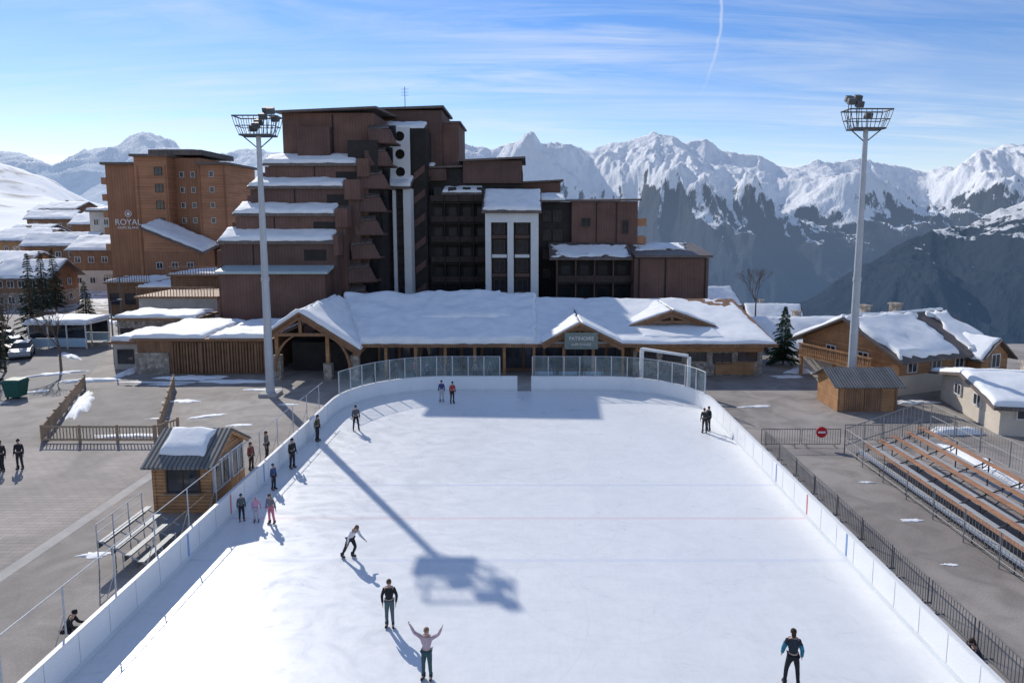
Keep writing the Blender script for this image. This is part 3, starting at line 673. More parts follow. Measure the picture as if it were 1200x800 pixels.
for i in range(3): T.bx('trim', 'beam', -29 + i * 2.4, 58.98, .1, -28.8 + i * 2.4, 59.02, 2.8)

# ------------------------------------------------------------------ apartment complex
def shed_snow(T, x0, x1, y0, z0, run, rise, seed, th=.4, sx1=None):
    mb = MB(); mb.slab((x0 - .25, y0 - .35, z0), (x1 + .25, y0 - .35, z0), (x1 + .25, y0 + run, z0 + rise), (x0 - .25, y0 + run, z0 + rise), .3); T.part('roof', mb, ['roofm'])
    e = sx1 if sx1 is not None else x1 + .15
    T.part('snow_cover', snow_mb((x0 - .15, y0 - .3, z0), (e, y0 - .3, z0), (e, y0 + run, z0 + rise), (x0 - .15, y0 + run, z0 + rise), th, seed=seed, wob=.3), ['snow'], smooth=True)
T = Thing('stepped_apartment_tower', 'tall brown clad apartment tower stepping down in snowy shed roofs', 'apartment building', (-26, 79, 0))
T.bx('wall', 'clad', -29.0, 81.9, 0, -18.3, 94, 25.9)
mb = MB(); mb.slab((-29.5, 80.7, 26.0), (-17.7, 80.7, 26.5), (-17.7, 94.4, 27.3), (-29.5, 94.4, 26.8), .25); T.part('roof', mb, ['roofm'])
T.bx('wall', 'clad2', -27.0, 80.9, 20.5, -23.2, 81.88, 24.2); T.bx('trim', 'black', -23.18, 81.84, 20.8, -23.0, 81.89, 25.7)
steps = [(-30.4, -18.7, 79.6, 19.9, 2.3, 1.05, -19.9), (-31.5, -19.3, 77.9, 17.25, 2.3, 1.0, -21.0), (-32.6, -20.4, 76.2, 14.2, 2.3, 1.15, -21.6), (-33.7, -21.0, 74.5, 11.2, 2.3, 1.25, -21.4)]
for i, (x0, x1, y, z, run, rise, e) in enumerate(steps):
    T.bx('wall', 'clad' if i % 2 == 0 else 'clad2', x0, y, 0, x1, y + 2.4, z - .32)
    T.bx('wall', 'clad2', x0 + .01, y + 1.2, z - .4, x1 - .01, y + 2.3, z + rise - .9)
    shed_snow(T, x0, x1, y, z, run, rise, i * 3.3, .34, e)
    T.bx('trim', 'black', x0 + 5.6 - i * .7, y - .03, 0, x0 + 5.75 - i * .7, y - .002, z - .35)
    T.bx('parapet', 'clad', e + .15, y - .45, z - 1.5, x1 + .3, y + 1.2, z + .55 + .2 * (i % 2))
    T.bx('bay', 'clad2' if i % 2 == 0 else 'clad', x0 - .55, y + .35, 0, x0 - .005, y + 2.2, z - 1.0)
    T.bx('dark_recess_panel', 'black', x1 - 3.6, y - .02, z - 2.1, x1 - 1.2, y - .002, z - .9)  # flat dark panel on the wall face, standing in for a recess
T.bx('wall', 'clad', -32.9, 72.4, 0, -21.8, 74.48, 7.8)
mb = MB(); mb.slab((-33.3, 72.0, 8.1), (-21.4, 72.0, 8.1), (-21.4, 74.5, 8.6), (-33.3, 74.5, 8.6), .28); T.part('roof', mb, ['bluemetal'])
for i in range(8):
    z = 3.8 + i * 2.65; x = -20.1 + i * .30; y = 75.6 + i * .7
    mb = MB(); mb.prism([(x - .6, y, z), (x + 2.3, y + 1.4, z), (x + 2.3, y + 4.2, z), (x - .6, y + 4.2, z)], (0, 0, .22)); o = T.part('balcony', mb, ['clad2'])
    mb = MB(); mb.prism([(x - .5, y - .05, z + .1), (x + 2.35, y + 1.3, z + .1), (x + 1.6, y + 1.2, z + 1.7), (x - .8, y + .2, z + 1.5)], (.05, .15, 0)); T.part('rail', mb, ['clad2'], parent=o)
    mb = MB(); mb.slab((x - .7, y + .2, z + 1.65), (x + 1.5, y + 1.2, z + 1.85), (x + 1.3, y + 2.3, z + 2.35), (x - .8, y + 1.4, z + 2.2), .08); T.part('canopy', mb, ['roofm'], parent=o)
    T.bx('window', 'dglass', x + .25, y + 3.4, z + .25, x + 1.9, y + 3.5, z + 2.4)
T.bx('wall', 'black', -21.0, 80.2, 0, -17.6, 87, 22.6)

T2 = Thing('stair_tower', 'brown stair tower with a white fin pierced by round holes', 'apartment building', (-17, 90, 0))
mb = MB(); mb.tube((-16.9, 95, 28.5), (-16.9, 95, 31.3), .05, n=5)
for k in range(3): mb.tube((-17.4, 95, 30.2 + k * .4), (-16.4, 95, 30.2 + k * .4), .025, n=4)
T2.part('antenna', mb, ['dsteel'])
T2.bx('wall', 'clad2', -20, 93, 0, -11.7, 103, 27.9); T2.bx('wall', 'clad', -11.68, 94, 0, -9.6, 103, 26.4)
mb = MB(); mb.slab((-20.4, 92.5, 28.2), (-11.4, 92.5, 28.5), (-11.4, 103.4, 28.5), (-20.4, 103.4, 28.2), .3); T2.part('roof', mb, ['roofm'])
T2.bx('roof', 'roofm', -11.38, 93.8, 26.402, -9.3, 103, 26.65)
T2.bx('wall', 'black', -18.6, 88.5, 0, -13.2, 92.98, 25.0)
shed_snow(T2, -19.0, -13.6, 88.9, 25.0, 2.6, 1.0, 8, .35)
def holed_fin(x0, x1, z0, z1, y, n, r):
    mb = MB(); hh = (z1 - z0) / n; xc = (x0 + x1) / 2
    for k in range(n):
        a = z0 + k * hh; b = a + hh; zc = (a + b) / 2; NN = 24; ring = []; outer = []
        for i in range(NN):
            an = 2 * math.pi * i / NN + math.pi / 4; c, s = math.cos(an), math.sin(an); ring.append((xc + r * c, zc + r * s))
            m = max(abs(c), abs(s)); outer.append((xc + (x1 - x0) / 2 * c / m, zc + hh / 2 * s / m))
        for yy in (y, y + .35):
            o = len(mb.v); mb.v += [(p[0], yy, p[1]) for p in ring + outer]
            for i in range(NN): j = (i + 1) % NN; mb.f.append([o + i, o + j, o + NN + j, o + NN + i]); mb.m.append(0)
        o = len(mb.v) - 4 * NN
        for i in range(NN): j = (i + 1) % NN; mb.f.append([o + i, o + 2 * NN + i, o + 2 * NN + j, o + j]); mb.m.append(0)
    for x in (x0, x1): mb.add([(x, y, z0), (x, y + .35, z0), (x, y + .35, z1), (x, y, z1)], [(0, 1, 2, 3)])
    return mb
T2.part('fin', holed_fin(-17.6, -15.1, 18.4, 25.0, 87.4, 3, .62), ['white'])
T2.bx('pilaster', 'white', -19.0, 86.0, 0, -18.1, 88.4, 17.4); T2.bx('pilaster', 'white', -15.8, 86.0, 0, -14.9, 88.4, 17.4)
T2.bx('pilaster', 'white', -17.15, 86.1, 0, -16.75, 86.4, 17.2); T2.bx('wall', 'black', -18.09, 86.6, 0, -15.81, 88.3, 17.2)
shed_snow(T2, -19.0, -15.0, 85.9, 17.6, 2.6, 1.3, 12, .35)
for i in range(6):
    for x in (-17.62, -16.28): T2.inst('window', window_mesh(.62, 1.5, 'dframe', False, 'dglass'), (x, 86.5, 4.2 + i * 2.35))
for i in range(6):
    z = 3.5 + i * 3.0; mb = MB(); mb.prism([(-14.8, 88.3, z), (-13.4, 88.3, z + 1.1), (-13.4, 88.3, z + 2.0), (-14.8, 88.3, z + .9)], (0, .15, 0)); T2.part('stair_flight', mb, ['clad2'])

T3 = Thing('balcony_apartment_block', 'dark timber apartment block with stacked balconies and white piers', 'apartment building', (-6, 90, 0))
T3.bx('wall', 'black', -15.0, 91.5, 0, -1.0, 102, 20.2); T3.bx('wall', 'clad2', -8.8, 91.0, 18.3, -1.1, 101.9, 21.2)
mb = MB(); mb.slab((-15.3, 91.0, 20.4), (-8.9, 91.0, 20.6), (-8.9, 102, 20.8), (-15.3, 102, 20.5), .25); T3.part('roof', mb, ['roofm'])
mb = MB(); mb.slab((-9.4, 90.4, 21.3), (-.6, 90.4, 21.7), (-.6, 102.2, 21.7), (-9.4, 102.2, 21.3), .25); T3.part('roof', mb, ['roofm'])
T3.bx('wall', 'clad2', -14.9, 90.6, 18.6, -11.0, 91.49, 20.1)
T3.part('snow_cover', snow_mb((-14.9, 91.2, 20.5), (-12.6, 91.2, 20.5), (-12.6, 95, 21.2), (-14.9, 95, 21.2), .3, seed=3), ['snow'], smooth=True)
T3.bx('wall', 'clad', -.99, 95, 0, 4.2, 103, 18.6)
mb = MB(); mb.slab((-1.3, 94.5, 18.7), (4.6, 94.5, 19.0), (4.6, 103.2, 19.2), (-1.3, 103.2, 18.8), .22); T3.part('roof', mb, ['roofm'])
T3.bx('wall', 'clad2', -3.4, 93.2, 14, -1.2, 95, 17.6); T3.bx('roof', 'roofm', -3.7, 92.9, 17.602, -1.0, 94.9, 17.85)
shed_snow(T3, -11.2, -6.4, 89.6, 17.0, 2.2, .8, 15, .3)
T3.bx('wall', 'black', -13.6, 89.6, 0, -5.6, 91.48, 16.6)
for fl in range(7):
    z = 2.6 + fl * 2.6
    for k in range(5):
        x0 = -14.7 + k * 1.86; y0 = 89.55 if k > 0 else 91.4
        if z > 16 and k > 0: continue
        y0 -= .9
        o = T3.bx('balcony', 'black', x0 + .03, y0, z, x0 + 1.83, y0 + .9, z + .14); T3.bx('rail', 'rail', x0 + .06, y0 + .005, z + .25, x0 + 1.80, y0 + .065, z + 1.0, parent=o)
        T3.bx('door', 'dglass', x0 + .4, y0 + .86, z + .2, x0 + 1.45, y0 + .89, z + 2.1)
for k in range(6):
    x0 = -14.72 + k * 1.86; T3.bx('divider', 'black', x0 - .06, 88.6 if k > 1 else 90.4, 0, x0 + .06, 91.4, 17.4 if k < 2 else 16.5)
T3.bx('wall', 'black', -5.4, 84.2, 0, 1.0, 91.4, 14.2)
for x0, x1 in ((-5.45, -4.75), (-2.75, -2.0), (.1, 1.05)): T3.bx('pilaster', 'white', x0, 83.7, 0, x1, 84.6, 14.5)
T3.bx('wall', 'white', -4.748, 83.72, 13.2, .098, 84.1, 14.4); T3.bx('wall', 'white', 1.001, 84.61, 3, 1.06, 91, 14.4)
shed_snow(T3, -5.6, 1.2, 83.6, 14.6, 5.0, 2.6, 19, .35)
for i in range(5):
    for x in (-3.75, -.95):
        z = 2.6 + i * 2.35
        T3.inst('window', window_mesh(1.25, 1.45, 'dframe', True, 'dglass'), (x, 84.15, z + .6))
        T3.bx('sill', 'white' if i % 2 else 'clad2', x - .9, 83.9, z - .75, x + .9, 84.18, z - .35)

T4 = Thing('brown_apartment_wing', 'brown clad apartment wing with low snowy roofs and dark balconies', 'apartment building', (10, 88, 0))
T4.bx('wall', 'black', 1.2, 90, 0, 5.4, 94.9, 15.8); T4.bx('wall', 'clad', 5.42, 89.4, 0, 14.0, 100, 15.9)
mb = MB(); mb.slab((.8, 89.2, 16.0), (14.4, 89.0, 16.2), (14.4, 94.4, 16.4), (.8, 94.4, 16.3), .25); T4.part('roof', mb, ['roofm'])
T4.part('snow_cover', snow_mb((1.0, 89.3, 16.0), (4.6, 89.3, 16.0), (4.6, 93, 16.9), (1.0, 93, 16.9), .3, seed=33), ['snow'], smooth=True)
for i in range(5):
    T4.inst('window', window_mesh(1.0, 1.3, 'dframe', True, 'dglass'), (3.6, 89.93, 4 + i * 2.5)); T4.inst('window', window_mesh(.9, 1.2, 'dframe', True, 'dglass'), (2.2, 89.93, 4 + i * 2.5))
T4.inst('window', window_mesh(1.0, 1.0, 'dframe', True, 'dglass'), (7.3, 89.33, 13.2)); T4.inst('window', window_mesh(.7, 1.6, 'dframe', True, 'dglass'), (12.4, 89.33, 12.6))
for x in (8.6, 11.2): T4.bx('trim', 'black', x, 89.3, 8, x + .1, 89.39, 15.8)
for z in (10.4, 12.7): T4.bx('balcony', 'orange', 14.02, 89.6, z, 15.2, 92, z + 1.0)
T4.bx('wall', 'black', 3.2, 84.5, 0, 12.6, 89.3, 8.8); T4.bx('wall', 'clad', 12.62, 82.4, 0, 21.6, 89.2, 8.9)
mb = MB(); mb.slab((2.4, 83.2, 8.9), (12.6, 83.2, 8.9), (12.6, 89.3, 10.6), (2.4, 89.3, 10.6), .25); T4.part('roof', mb, ['roofm'])
mb = MB(); mb.slab((12.61, 82.0, 9.3), (22.0, 82.0, 9.3), (22.0, 92.4, 10.4), (12.61, 92.4, 10.4), .3); T4.part('roof', mb, ['roofm'])
T4.part('snow_cover', snow_mb((2.6, 83.3, 8.9), (12.4, 83.3, 8.9), (12.4, 88.5, 10.3), (2.6, 88.5, 10.3), .18, seed=35, wob=1.4), ['snow'], smooth=True)
T4.part('snow_cover', snow_mb((13.2, 85, 9.65), (19.6, 86, 9.75), (21, 92, 10.4), (13.2, 92, 10.4), .15, seed=37, wob=1.6), ['snow'], smooth=True)
for fl in range(2):
    for k in range(4):
        x0 = 3.4 + k * 2.3; z = 2.9 + fl * 2.8
        o = T4.bx('balcony', 'black', x0, 83.4, z, x0 + 2.2, 84.5, z + .15); T4.bx('rail', 'rail', x0, 83.42, z + .22, x0 + 2.2, 83.48, z + 1.05, parent=o)
        T4.bx('door', 'dglass', x0 + .5, 84.44, z + .2, x0 + 1.6, 84.48, z + 2.2)
for k in range(5): T4.bx('divider', 'clad2', 3.25 + k * 2.3, 83.5, 0, 3.4 + k * 2.3, 84.49, 8.7)
for x in (13.2, 16.4, 21.2): T4.bx('trim', 'black', x - .08, 82.32, 0, x + .08, 82.39, 8.9)

# hotel on the slope
T = Thing('hotel_building', 'orange brown timber hotel with white name sign and snowy lean-to', 'hotel', (-58, 112, 0))
T.bx('wall', 'royal2', -69.3, 113.2, -1, -63.9, 124, 22.4); T.bx('wall', 'royal', -63.88, 112, -1, -58.6, 124, 23.6)
T.bx('wall', 'royal2', -58.58, 114.4, -1, -54.2, 126, 23.6); T.bx('wall', 'royal', -54.18, 113, -1, -49.6, 125, 22.4)
T.bx('roof', 'roofm', -69.8, 112.6, 22.402, -63.9, 124.4, 22.8); T.bx('roof', 'roofm', -64.3, 111.4, 23.602, -58.2, 124.4, 24.0)
T.bx('roof', 'roofm', -62.5, 113.9, 24.05, -53.8, 126.3, 24.9); T.bx('roof', 'roofm', -54.2, 112.5, 22.402, -49.1, 125.3, 22.8)
T.part('snow_cover', snow_mb((-62.3, 114, 24.9), (-56, 114, 24.9), (-56, 120, 25.2), (-62.3, 120, 25.2), .2, seed=2), ['snow'], smooth=True)
T.bx('wall', 'royal2', -60.3, 107.0, -1, -51.6, 111.9, 8.6)
mb = MB(); mb.slab((-60.6, 106.6, 12.4), (-51.0, 106.6, 8.5), (-51.0, 112.9, 9.5), (-60.6, 112.9, 13.6), .3); T.part('roof', mb, ['roofm'])
mb = MB(); mb.prism([(-60.3, 107.1, 8.6), (-51.6, 107.1, 8.6), (-60.3, 107.1, 12.1)], (0, 4.7, 0)); T.part('wall', mb, ['royal'])
T.part('snow_cover', snow_mb((-60.5, 106.7, 12.4), (-51.1, 106.7, 8.55), (-51.1, 112.5, 9.45), (-60.5, 112.5, 13.5), .45, seed=41), ['snow'], smooth=True)
for i in range(4):
    for x, y in ((-57.4, 114.34), (-55.6, 114.34), (-51.9, 112.94)): T.inst('window', window_mesh(.6, .8, 'frame', False), (x, y, 13.4 + i * 2.5))
for i in range(4):
    z = 12.4 + i * 2.7; T.inst('window', window_mesh(1.1, 1.2, 'dframe', True), (-60.0, 111.94, z + .8))
for x in (-63.4, -58.9, -53.9, -49.9): T.bx('trim', 'royal2', x - .1, 111.9 if x < -55 else 112.9, 0, x + .1, 111.995 if x < -55 else 112.995, 22.2)
for i in range(5):
    T.bx('balcony', 'orange', -70.3, 113.5, 8.5 + i * 2.7, -69.32, 117, 9.6 + i * 2.7)
for i in range(3): T.inst('window', window_mesh(.9, .9, 'frame', True), (-58.0 + i * 2.4, 106.94, 6.4))
text_part(T, 'ROYAL', 1.35, (-65.3, 111.75, 13.1), 'wpaint', ext=.05); text_part(T, 'OURS BLANC', .58, (-65.3, 111.75, 12.25), 'wpaint', ext=.04)
mb = MB(); n = 20
for i in range(n): a = 2 * math.pi * i / n; b = 2 * math.pi * (i + 1) / n; mb.tube((-65.2 + .5 * math.cos(a), 111.74, 14.5 + .5 * math.sin(a)), (-65.2 + .5 * math.cos(b), 111.74, 14.5 + .5 * math.sin(b)), .06, n=5)
T.part('emblem_ring', mb, ['wpaint']); mb = MB(); mb.ball((-65.2, 111.76, 14.47), (.25, .05, .27)); T.part('emblem', mb, ['wpaint'])

# ------------------------------------------------------------------ chalets
def chalet(name, label, loc, rot, Lx, Wy, ze, zr, wall='plaster', upper='wood', snow=.4, ov=.8, nwin=4, zbase=-1.0, group=None, chim=1, roofmat='roofm', front_snow=True):
    T = Thing(name, label, 'chalet', loc, rot if rot else 1e-5, group)
    zm = ze * .48
    T.bx('wall', wall, 0, 0, zbase, Lx, Wy, zm)
    mb = MB(); mb.box(.02, .02, zm, Lx - .02, Wy - .02, ze - .1)
    mb.prism([(.02, .02, ze - .1), (.02, Wy - .02, ze - .1), (.02, Wy / 2, zr - .25)], (Lx - .04, 0, 0)); T.part('wall', mb, [upper], label='timber upper storey')
    k = (zr - ze) / (Wy / 2); zo = ze - k * ov
    mb = MB(); mb.slab((-ov, -ov, zo), (Lx + ov, -ov, zo), (Lx + ov, Wy / 2, zr), (-ov, Wy / 2, zr), .18); T.part('roof', mb, [roofmat])
    mb = MB(); mb.slab((Lx + ov, Wy + ov, zo), (-ov, Wy + ov, zo), (-ov, Wy / 2 + .001, zr), (Lx + ov, Wy / 2 + .001, zr), .18); T.part('roof', mb, [roofmat])
    if snow:
        if front_snow: T.part('snow_cover', snow_mb((-ov + .1, -ov + .1, zo + .02), (Lx + ov - .1, -ov + .1, zo + .02), (Lx + ov - .1, Wy / 2, zr + .02), (-ov + .1, Wy / 2, zr + .02), snow, seed=loc[0]), ['snow'], smooth=True)
        T.part('snow_cover', snow_mb((-ov + .1, Wy + ov - .1, zo + .02), (Lx + ov - .1, Wy + ov - .1, zo + .02), (Lx + ov - .1, Wy / 2, zr + .02), (-ov + .1, Wy / 2, zr + .02), snow, seed=loc[1]), ['snow'], smooth=True)
    for c in range(chim):
        x = Lx * (.3 + .35 * c); mb = MB(); mb.box(x - .35, Wy * .6, zr - 1.2, x + .35, Wy * .6 + .7, zr + .6); mb.box(x - .45, Wy * .6 - .1, zr + .601, x + .45, Wy * .6 + .8, zr + .72); T.part('chimney', mb, ['stone'])
    nf = 2 if ze > 4 else 1
    for f in range(nf):
        zz_ = ze * (.72 if nf == 1 else (.25 if f == 0 else .74)); me = window_mesh(.9, 1.0 if ze > 2.4 else .7)
        for i in range(nwin): T.inst('window', me, (Lx * (i + .5) / nwin, -.05, zz_))
        for i in range(2): T.inst('window', me, (-.05, Wy * (i + 1) / 3, zz_), R(-90)); T.inst('window', me, (Lx + .05, Wy * (i + 1) / 3, zz_), R(90))
    return T
a = math.atan2(4.1, 10)
T = chalet('chalet', 'large timber and plaster chalet with patchy snowy roof and balcony', (28.4, 51.5, 0), a, 10.6, 10, 3.2, 5.5, snow=.3, chim=2, nwin=4, front_snow=False)
kx = (5.5 - 3.2) / 5.0
def zr_(y): return 3.2 + kx * y + .02
T.part('snow_cover', snow_mb((-.6, -.6, zr_(-.6)), (6.0, -.6, zr_(-.6)), (7.2, 4.9, zr_(4.9)), (-.6, 4.9, zr_(4.9)), .34, seed=3, wob=.8), ['snow'], smooth=True)
T.part('snow_cover', snow_mb((7.4, -.6, zr_(-.6)), (11.2, -.6, zr_(-.6)), (11.2, 4.8, zr_(4.8)), (8.4, 4.8, zr_(4.8)), .25, seed=6, wob=.9), ['snow'], smooth=True)
o = T.bx('balcony', 'wood', -1.6, 1.2, 1.7, -.02, 8.8, 1.85)
mb = MB()
for i in range(37): mb.box(-1.6, 1.25 + i * .204, 1.851, -1.54, 1.37 + i * .204, 2.749)
mb.box(-1.66, 1.2, 2.75, -1.5, 8.8, 2.86); T.part('rail', mb, ['wood'], parent=o)
for y in (1.3, 4.9, 8.5): T.bx('post', 'wood', -1.5, y, 0, -1.3, y + .2, 1.698)
mb = MB(); mb.prism([(7.6, -1.2, 0), (10.7, -1.2, 0), (10.7, -1.2, 2.7), (9.15, -1.2, 3.9), (7.6, -1.2, 2.7)], (0, 1.15, 0)); T.part('cross_gable', mb, ['wood'])
for s_, xe in ((-1, 7.1), (1, 11.2)):
    mb = MB(); mb.slab((xe, -1.7, 2.45), (9.15 + s_ * .001, -1.7, 4.1), (9.15 + s_ * .001, 1.6, 4.1), (xe, 1.6, 2.45), .14); T.part('roof', mb, ['roofm'])
    T.part('snow_cover', snow_mb((xe, -1.5, 2.47), (xe, 1.5, 2.47), (9.15, 1.5, 4.12), (9.15, -1.5, 4.12), .2, seed=xe), ['snow'], smooth=True)
T.inst('window', window_mesh(.9, 1.0), (9.15, -1.26, 2.3))
chalet('chalet', 'long chalet with snowy roof standing behind the lodge', (25.0, 69, -2.0), .08, 17, 9, 2.6, 4.8, chim=1, nwin=5, snow=.35, zbase=-6)
chalet('chalet', 'small chalet with snowy roof below the apartment wing', (29, 122, -13), .2, 9, 8, 11.5, 14, chim=0, nwin=3, snow=.3, zbase=-12)
chalet('chalet', 'small stone chalet with snowy roof below the apartment wing', (38, 116, -14), -.15, 8, 7, 10.8, 12.8, chim=1, nwin=3, snow=.3, wall='stone', zbase=-12)
chalet('cabin', 'cream plastered low cabin with thick snow on its roof', (29.6, 41.8, 0), -.18, 14, 9, 2.1, 3.0, chim=1, nwin=5, snow=.3, upper='plaster', ov=.7, zbase=0)

vg = 'village chalets on the snowy slope'
for (x, y, l, w, h, r, wl_, up) in [(-86, 128, 12, 10, 8, .1, 'plaster', 'wood2'), (-92, 112, 10, 9, 6, -.3, 'stone', 'wood'), (-102, 138, 12, 9, 8, .25, 'plaster', 'wood2'), (-118, 150, 12, 10, 8, -.1, 'plaster', 'wood'),
                                 (-112, 168, 14, 10, 10, .2, 'plaster', 'wood2'), (-132, 172, 12, 9, 7, -.3, 'stone', 'wood2'), (-128, 196, 14, 10, 9, .1, 'plaster', 'wood'), (-150, 205, 12, 10, 8, .3, 'plaster', 'wood2'),
                                 (-146, 230, 14, 10, 8, 0, 'plaster', 'wood'), (-170, 240, 14, 10, 9, -.2, 'plaster', 'wood2'), (-165, 270, 14, 10, 9, .2, 'plaster', 'wood2'), (-190, 262, 12, 10, 8, -.1, 'stone', 'wood'),
                                 (-76, 140, 9, 9, 7, .3, 'plaster', 'wood'), (-82, 104, 8, 8, 5, .1, 'stone', 'wood2')]:
    chalet('chalet', 'village chalet with wooden upper floors and snowy roof', (x, y, gz(x, y)), r, l, w, h, h + 2.2, wall=wl_, upper=up, snow=.28, nwin=5, zbase=-3, group=vg, chim=1)
T = Thing('apartment_building', 'grey apartment building with rows of small windows and snowy roof', 'apartment building', (-92, 150, 4))
T.bx('wall', 'grey', -96, 150, 0, -80, 162, 15.2); T.bx('roof', 'roofm', -96.6, 149.4, 15.202, -79.4, 162.6, 15.6)
T.part('snow_cover', snow_mb((-96.5, 149.5, 15.6), (-79.5, 149.5, 15.6), (-79.5, 162, 16.3), (-96.5, 162, 16.3), .4, seed=50), ['snow'], smooth=True)
for f in range(4):
    for i in range(7): T.inst('window', window_mesh(1.0, 1.2), (-94.6 + i * 2.2, 149.94, 4.6 + f * 2.8))

def flat_building(name, label, x0, y0, x1, y1, h, wall, snow=.4, rail=False, seed=0, win=3):
    T = Thing(name, label, 'building', ((x0 + x1) / 2, y0, 0))
    T.bx('wall', wall, x0, y0, 0, x1, y1, h); T.bx('roof', 'beam', x0 - .3, y0 - .4, h + .002, x1 + .3, y1 + .3, h + .22)
    if snow: T.part('snow_cover', snow_mb((x0 - .2, y0 - .3, h + .22), (x1 + .2, y0 - .3, h + .22), (x1 + .2, y1, h + .3), (x0 - .2, y1, h + .3), snow, seed=seed, wob=.5), ['snow'], smooth=True)
    if rail:
        mb = MB(); n = int((x1 - x0) / .35)
        for i in range(n + 1): mb.box(x0 + i * .35, y0 - .35, h + .22, x0 + i * .35 + .06, y0 - .29, h + 1.2)
        mb.box(x0 - .1, y0 - .37, h + 1.201, x1 + .1, y0 - .27, h + 1.28); T.part('railing', mb, ['wood2'])
    for i in range(win):
        T.inst('window', window_mesh((x1 - x0) / win * .6, min(1.5, h * .5), 'dframe'), (x0 + (i + .5) * (x1 - x0) / win, y0 - .05, h * .5))
flat_building('restaurant', 'stone restaurant with snowy flat roof behind the annex', -42.5, 69.5, -34.5, 74, 3.3, 'stone', .35, False, 60, 4)
flat_building('terrace_building', 'grey terrace building with a wooden roof railing', -45, 78, -36, 88, 4.6, 'grey', .0, True, 61, 4)
flat_building('terrace_building', 'timber terrace building with a wooden roof railing and snow', -47, 89, -38, 97, 6.2, 'wood2', .25, True, 65, 4)
flat_building('shop_building', 'low timber shop with snowy roof beside the street', -54, 94, -47.5, 102, 4.0, 'wood2', .4, False, 62, 3)
flat_building('shop_building', 'low dark shop with snow on its awning', -61, 98, -54.5, 105, 4.4, 'wood2', .4, True, 63, 3)
flat_building('kiosk_building', 'pale low kiosk with thick snow on top', -37.8, 61, -35.6, 67, 2.4, 'grey', .4, False, 64, 1)
T = Thing('glass_shelter', 'glazed bus shelter with a white curved snowy roof', 'shelter', (-50, 72, 0))
for x in (-52.8, -50.8, -48.8, -46.8):
    for y in (71, 75): T.bx('post', 'wpaint', x - .05, y - .05, 0, x + .05, y + .05, 2.6)
for i in range(3):
    for y in (71, 75): T.bx('pane', 'pblue', -52.7 + i * 2, y - .01, .2, -50.9 + i * 2, y + .01, 1.1); T.bx('pane', 'glass', -52.7 + i * 2, y - .01, 1.16, -50.9 + i * 2, y + .01, 2.5)
T.bx('roof', 'wpaint', -53.2, 70.6, 2.602, -46.4, 75.4, 2.8)
T.part('snow_cover', snow_mb((-53.1, 70.7, 2.8), (-46.5, 70.7, 2.8), (-46.5, 75.3, 2.85), (-53.1, 75.3, 2.85), .3, seed=70), ['snow'], smooth=True)

# ------------------------------------------------------------------ ticket kiosk near boards
T = Thing('timber_kiosk', 'small warm timber kiosk with ribbed roof and snow slab', 'kiosk', (-16.1, 32.3, 0))
x0, x1, y0, y1, ze, zr = -17.4, -14.75, 30.3, 34.0, 2.5, 3.5; ym = (y0 + y1) / 2
mb = MB(); mb.box(x0, y0, 0, x1, y1, ze); T.part('wall', mb, ['wood'])
mb = MB(); mb.prism([(x0, y0, ze + .001), (x0, y1, ze + .001), (x0, ym, zr - .12)], (x1 - x0, 0, 0)); T.part('gable_wall', mb, ['wood'])
k = (zr - ze) / (ym - y0); o_ = .35
mb = MB(); mb.slab((x0 - .35, y0 - o_, ze - k * o_), (x1 + .3, y0 - o_, ze - k * o_), (x1 + .3, ym, zr), (x0 - .35, ym, zr), .1); T.part('roof', mb, ['ribroof'])
mb = MB(); mb.slab((x1 + .3, y1 + o_, ze - k * o_), (x0 - .35, y1 + o_, ze - k * o_), (x0 - .35, ym + .001, zr), (x1 + .3, ym + .001, zr), .1); T.part('roof', mb, ['ribroof'])
T.part('snow_cover', snow_mb((x0 + .15, y0 + .2, ze + k * .2), (x1 - .35, y0 + .2, ze + k * .2), (x1 - .4, ym, zr), (x0 + .1, ym, zr), .2, seed=80), ['snow'], smooth=True)
T.inst('window', window_mesh(1.4, 1.15, 'dframe'), (-16.0, 30.25, 1.6))
T.inst('window', window_mesh(1.5, 1.25, 'frame'), (-14.7, 31.3, 1.6), R(90)); T.inst('window', window_mesh(1.2, 1.25, 'frame'), (-14.7, 33.05, 1.6), R(90))
for xx in (x0 - .03, x1 - .11): T.bx('corner_post', 'wood', xx, y0 - .04, 0, xx + .14, y0 + .1, ze - .15)
T.bx('trim', 'wood', x0 + .12, y0 - .05, .85, x1 - .12, y0 - .005, .95); T.bx('counter', 'log', -16.85, 30.0, .96, -15.15, 30.24, 1.0)
mb = MB()
for s in (-1, 1): mb.prism([(x1 + .22, ym, zr - .12), (x1 + .22, ym + s * 1.9, ze - .14), (x1 + .22, ym + s * 1.9, ze - .32), (x1 + .22, ym, zr - .30)], (.06, 0, 0))
T.part('barge_board', mb, ['wood'])

T = Thing('timber_shed', 'timber shed with ribbed grey metal roof beside the walkway', 'shed', (24, 47.5, 0))
x0, x1, y0, y1, ze, zr = 21.8, 26.0, 47.2, 50.6, 2.05, 2.85; ym = (y0 + y1) / 2
mb = MB(); mb.box(x0, y0, 0, x1, y1, ze); T.part('wall', mb, ['wood'])
mb = MB(); mb.prism([(x0, y0, ze + .001), (x0, y1, ze + .001), (x0, ym, zr - .12)], (x1 - x0, 0, 0)); T.part('gable_wall', mb, ['wood'])
k = (zr - ze) / (ym - y0)
mb = MB(); mb.slab((x0 - .4, y0 - .4, ze - k * .4), (x1 + .4, y0 - .4, ze - k * .4), (x1 + .4, ym, zr), (x0 - .4, ym, zr), .08); T.part('roof', mb, ['ribroof'])
mb = MB(); mb.slab((x1 + .4, y1 + .4, ze - k * .4), (x0 - .4, y1 + .4, ze - k * .4), (x0 - .4, ym + .001, zr), (x1 + .4, ym + .001, zr), .08); T.part('roof', mb, ['ribroof'])
